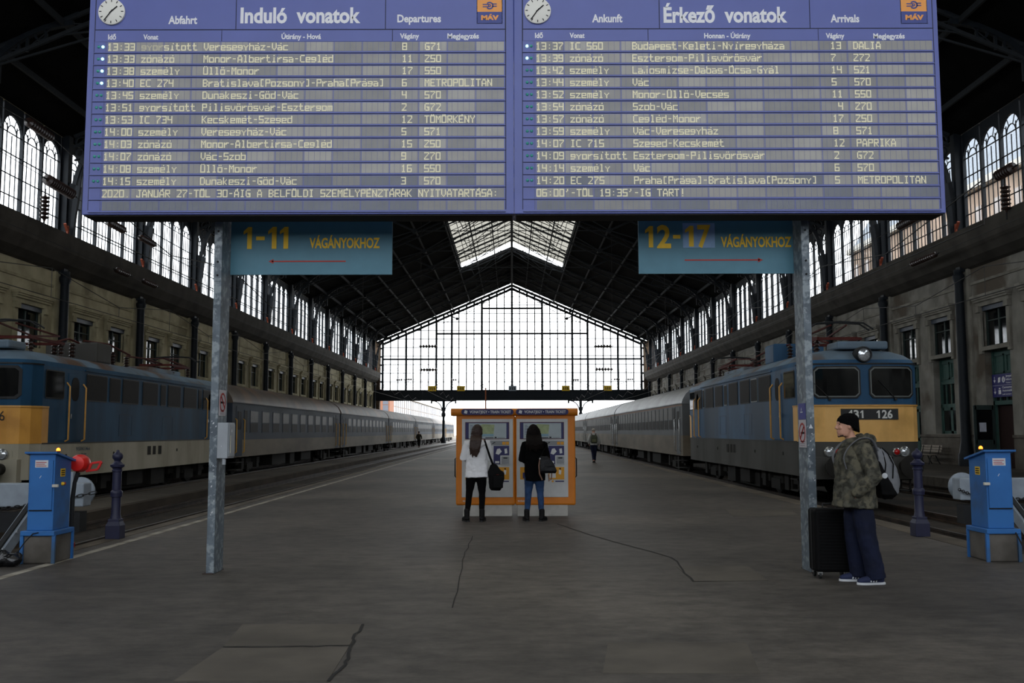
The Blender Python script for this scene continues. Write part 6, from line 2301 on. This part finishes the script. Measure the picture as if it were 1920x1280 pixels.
# --- man with backpack and suitcase (seen from his left side, facing left)
JC = dict(head=(0, .125, 1.655), neck=(0, .06, 1.48), chest=(0, .06, 1.27), pelvis=(0, .05, .93), hipw=.17, hs=1.03,
          shL=(-.2, .02, 1.4), elL=(-.285, -.05, 1.12), wrL=(-.235, .13, .95), hdL=(.95, .15, -.25), hnL=(.3, -.8, 0),
          shR=(.2, .05, 1.4), elR=(.24, .04, 1.1), wrR=(.205, .13, .95), hdR=(-.8, .45, -.35), hnR=(-.3, -.8, 0),
          hipL=(-.09, .03, .89), knL=(-.1, -.01, .5), anL=(-.1, -.1, .09), toeL=(-.12, .08, .04),
          hipR=(.09, .03, .89), knR=(.1, .05, .5), anR=(.12, .0, .09), toeR=(.13, .18, .04), hemy=.02)


def parts_C(root, J):
    trousers(root, J, 'navy_trousers', (.112, .112, .1, .098, .098), low=.045, noise=((.16, .02), (.05, .01)))
    for sd in ('L', 'R'):
        shoe(root, J, sd, mat('navy_canvas_' + sd, '#1d2647', .8), 'shoe', 'sticker', 0, True)
    jk = jacket(root, J, 'camo', .79, (.24, .238), (.235, .2), (.098, .09, .084, .06), noise=((.12, .03), (.04, .014)), collar=.09)
    mb = MB()
    mb.limb([(-.1, -.03, 1.5), (-.02, -.12, 1.5), (.1, -.04, 1.51)], [(.05, .06), (.07, .07), (.05, .06)], 14)
    mb.limb([(-.1, .1, 1.46), (-.115, .02, 1.5), (-.09, -.06, 1.54)], [.035, .04, .04], 12)
    mb.limb([(.1, .1, 1.46), (.115, .02, 1.5), (.09, -.06, 1.54)], [.035, .04, .04], 12)
    mb.limb([(-.08, .13, 1.45), (0, .16, 1.44), (.08, .13, 1.45)], [.03, .035, .03], 12)
    soft('hood', mb, 'camo', jk, .01, 4, [(.05, .018)])
    pk = MB().prism([(.02, .86), (.17, .88), (.18, 1.0), (.03, 1.0)], 'x', -.255, -.225)
    hx, hy, hz = J['head']
    mb = MB()
    rings = []
    for z, yo, rx, ry in ((.01, -.03, .083, .088), (.02, -.012, .088, .104), (.05, -.008, .09, .106), (.09, -.012, .086, .1), (.12, -.018, .07, .082), (.142, -.022, .042, .05), (.15, -.024, .012, .015)):
        rings.append([(hx + 1.13 * rx * math.cos(2 * math.pi * i / 24), hy + 1.12 * (yo - .004 + ry * math.sin(2 * math.pi * i / 24)), hz + z * 1.05 - .02 + ((.055 * math.sin(2 * math.pi * i / 24) - .012) if z < .015 else (.03 * math.sin(2 * math.pi * i / 24) if z < .03 else 0))) for i in range(24)])
    mb.loft(rings)
    soft('knitted_hat', mb, mat('black_knit', '#070708', .95, spec=.1, bump=.4, scale=90), root, .007, 3)
    mb = MB()
    mb.limb([(hx - .045, hy + .055, hz - .1), (hx, hy + .088, hz - .11), (hx + .045, hy + .055, hz - .1)], [(.012, .012), (.016, .014), (.012, .012)], 10)
    soft('beard', mb, mat('short_beard', '#3a2a22', .9, var=.3, scale=80), root, .005, 2, [(.01, .004)])
    for q in (-1, 1):
        MB().ball((hx + q * .034, hy + .0855, hz + .017), (.012, .009, .007), 10, 6).build('eye', mat('eye_%d' % q, '#2a2422', .2), root, 60, world=False)


root = person('person in black knitted hat, camouflage jacket and navy trousers standing beside the right post', (3.72, 10.36, 0), R(90), JC, parts_C)
bp = thing('backpack', 'grey and black backpack worn by the person in camouflage jacket', 'backpack', (3.72, 10.36, 0), R(90))
mb = MB()
mb.loft([[(x * w, y0 - d * k, z) for x, k in ((-1, 0), (-1, .5), (-.85, .85), (-.5, 1), (.5, 1), (.85, .85), (1, .5), (1, 0))] for z, w, y0, d in ((.9, .1, -.22, .1), (.94, .14, -.18, .2), (1.05, .155, -.16, .24), (1.2, .155, -.15, .22), (1.33, .14, -.15, .16), (1.41, .11, -.15, .08), (1.43, .07, -.15, .04))])
body = soft('pack_body', mb, 'grey_nylon', bp, .01, 4, [(.08, .015)])
mb = MB()
mb.loft([[(x * w, y0 - d * k, z) for x, k in ((-1, 0), (-1, .6), (-.8, .9), (.8, .9), (1, .6), (1, 0))] for z, w, y0, d in ((.88, .09, -.22, .1), (.93, .15, -.17, .2), (1.05, .166, -.145, .19), (1.18, .166, -.14, .1), (1.28, .16, -.14, .03))])
soft('lower_panel', mb, 'black_nylon', body, .01, 4, [(.08, .012)])
for w_ in (.62, .2):
    mb = MB().tube([(-.158 * (1 if w_ > .5 else .95), -.2 - (.0 if w_ > .5 else .09), 1.1), (-.155, -.22 - (0 if w_ > .5 else .08), 1.25), (-.125, -.21 - (0 if w_ > .5 else .05), 1.36), (-.09, -.19 - (0 if w_ > .5 else .02), 1.42)], [(.008, .006)] * 4, 6)
    mb.build('zip', 'black_nylon', body, 60, world=False)
MB().lathe((-.17, -.2, 1.13), [(.024, .006), (.03, 0), (.012, -.004)], 12, 'x').build('badge', 'sticker', body, 50, world=False)
for s in (-1, 1):
    MB().tube(curve_pts([(s * .1, -.16, 1.38), (s * .14, -.09, 1.5), (s * .16, .03, 1.52), (s * .175, .15, 1.45), (s * .175, .225, 1.33), (s * .165, .2, 1.2)]), [(.02, .007)] * 26, 8).build('shoulder_strap', 'grey_nylon', bp, 60, world=False)

root = thing('suitcase', 'large black ribbed suitcase standing between the right post and the person', 'suitcase', (3.5, 10.745, 0))
x0, x1, y0, y1 = 3.3, 3.7, 10.61, 10.88
MB().box(x0, x1, y0, y1, .07, .75).build('shell', 'black_nylon', root, bevel=.035, seg=3)
mb = MB()
for k in range(17):
    z = .13 + k * .034
    mb.box(x0 + .05, x1 - .05, y0 - .006, y0 + .01, z, z + .014)
mb.build('ribs', 'black_nylon', root, bevel=.003)
MB().box(x0 - .004, x1 + .004, (y0 + y1) / 2 - .012, (y0 + y1) / 2 + .012, .09, .74).build('zip_seam', 'rubber', root)
for x in (x0 + .05, x1 - .05):
    for y in (y0 + .04, y1 - .04):
        w = MB().lathe((x, y, .034), [(.034, -.012), (.034, .012)], 14, 'x')
        wl = w.build('wheel', 'rubber', root, 40)
        MB().box(x - .024, x + .024, y - .02, y + .02, .045, .075).build('wheel_fork', 'chrome', wl)
h = MB().tube([(x0 + .13, 10.745, .74), (x0 + .13, 10.745, .8), (x0 + .29, 10.745, .8), (x0 + .29, 10.745, .74)], .011, 8)
h.build('top_handle', 'rubber', root, 60)

# --- distant man walking away along the platform
JD = dict(head=(.0, .04, 1.64), neck=(0, .01, 1.48), chest=(0, 0, 1.28), pelvis=(0, -.01, .95), hipw=.16, vox=.012,
          shL=(-.19, .0, 1.4), elL=(-.28, -.06, 1.14), wrL=(-.24, .06, .98), hdL=(0, .5, -.8), hnL=(1, 0, 0),
          shR=(.19, .0, 1.4), elR=(.29, .02, 1.15), wrR=(.3, .12, .95), hdR=(0, .5, -.8), hnR=(-1, 0, 0),
          hipL=(-.085, 0, .9), knL=(-.05, .06, .5), anL=(-.02, -.12, .12), toeL=(-.03, .04, .04),
          hipR=(.085, 0, .9), knR=(.08, .1, .5), anR=(.05, .12, .09), toeR=(.05, .29, .04))


def parts_D(root, J):
    trousers(root, J, 'navy_trousers', (.1, .092, .075, .07, .062), low=.1)
    for sd in ('L', 'R'):
        shoe(root, J, sd, 'boots', 'shoe', None, 0)
    jacket(root, J, mat('pale_jacket', '#a9a8a4', .8, var=.1), .9, (.19, .15), (.2, .15), (.08, .07, .066, .05))
    hx, hy, hz = J['head']
    mb = MB().ball((hx, hy - .015, hz + .045), (.095, .11, .085), 16, 10)
    soft('cap', mb, mat('pale_cap', '#a8a296', .8), root, .01, 3)


person('distant person in pale jacket and cap walking away along the right platform edge', (4.22, 50, 0), 0, JD, parts_D)
root = thing('rucksack', 'dark green rucksack on the back of the distant walking person', 'backpack', (4.22, 50, 0))
mb = MB().loft([[(x * w, y0 - d * k, z) for x, k in ((-1, 0), (-1, .7), (-.7, 1), (.7, 1), (1, .7), (1, 0))] for z, w, y0, d in ((1.0, .13, -.15, .08), (1.05, .17, -.14, .17), (1.3, .17, -.14, .16), (1.42, .13, -.13, .1))])
soft('pack_body', mb, mat('dark_green_canvas', '#3b4030', .8, var=.2), root, .012, 4)
mb = MB().loft([[(x * w, y0 - d * k, z) for x, k in ((-1, 0), (-1, .7), (-.7, 1), (.7, 1), (1, .7), (1, 0))] for z, w, y0, d in ((1.06, .1, -.27, .06), (1.2, .1, -.27, .06))])
soft('pocket', mb, mat('olive_pocket', '#5b5c40', .8), root, .01, 3)
for s in (-1, 1):
    MB().tube([(s * .09, -.14, 1.42), (s * .12, -.03, 1.49), (s * .14, .1, 1.42), (s * .15, .16, 1.25), (s * .16, -.1, 1.08)], [(.022, .007)] * 5, 8).build('shoulder_strap', 'black_nylon', root, 60, world=False)

# --- far figure between the tracks on the left
JE = dict(JD)
def parts_E(root, J):
    trousers(root, J, 'black_cloth', (.1, .092, .075, .07, .062), low=.1)
    for sd in ('L', 'R'):
        shoe(root, J, sd, 'boots', 'shoe', None, 0)
    jacket(root, J, mat('dark_olive_coat', '#2c2a1e', .9), .85, (.2, .15), (.2, .15), (.08, .07, .066, .05), name='coat')
    hx, hy, hz = J['head']
    soft('hair', MB().ball((hx, hy - .015, hz + .04), (.095, .11, .09), 16, 10), 'hair_dark', root, .01, 3)


person('tiny far person in dark clothes standing on the strip beside the left train', (-10.35, 107, -.12), 0, JE, parts_E)
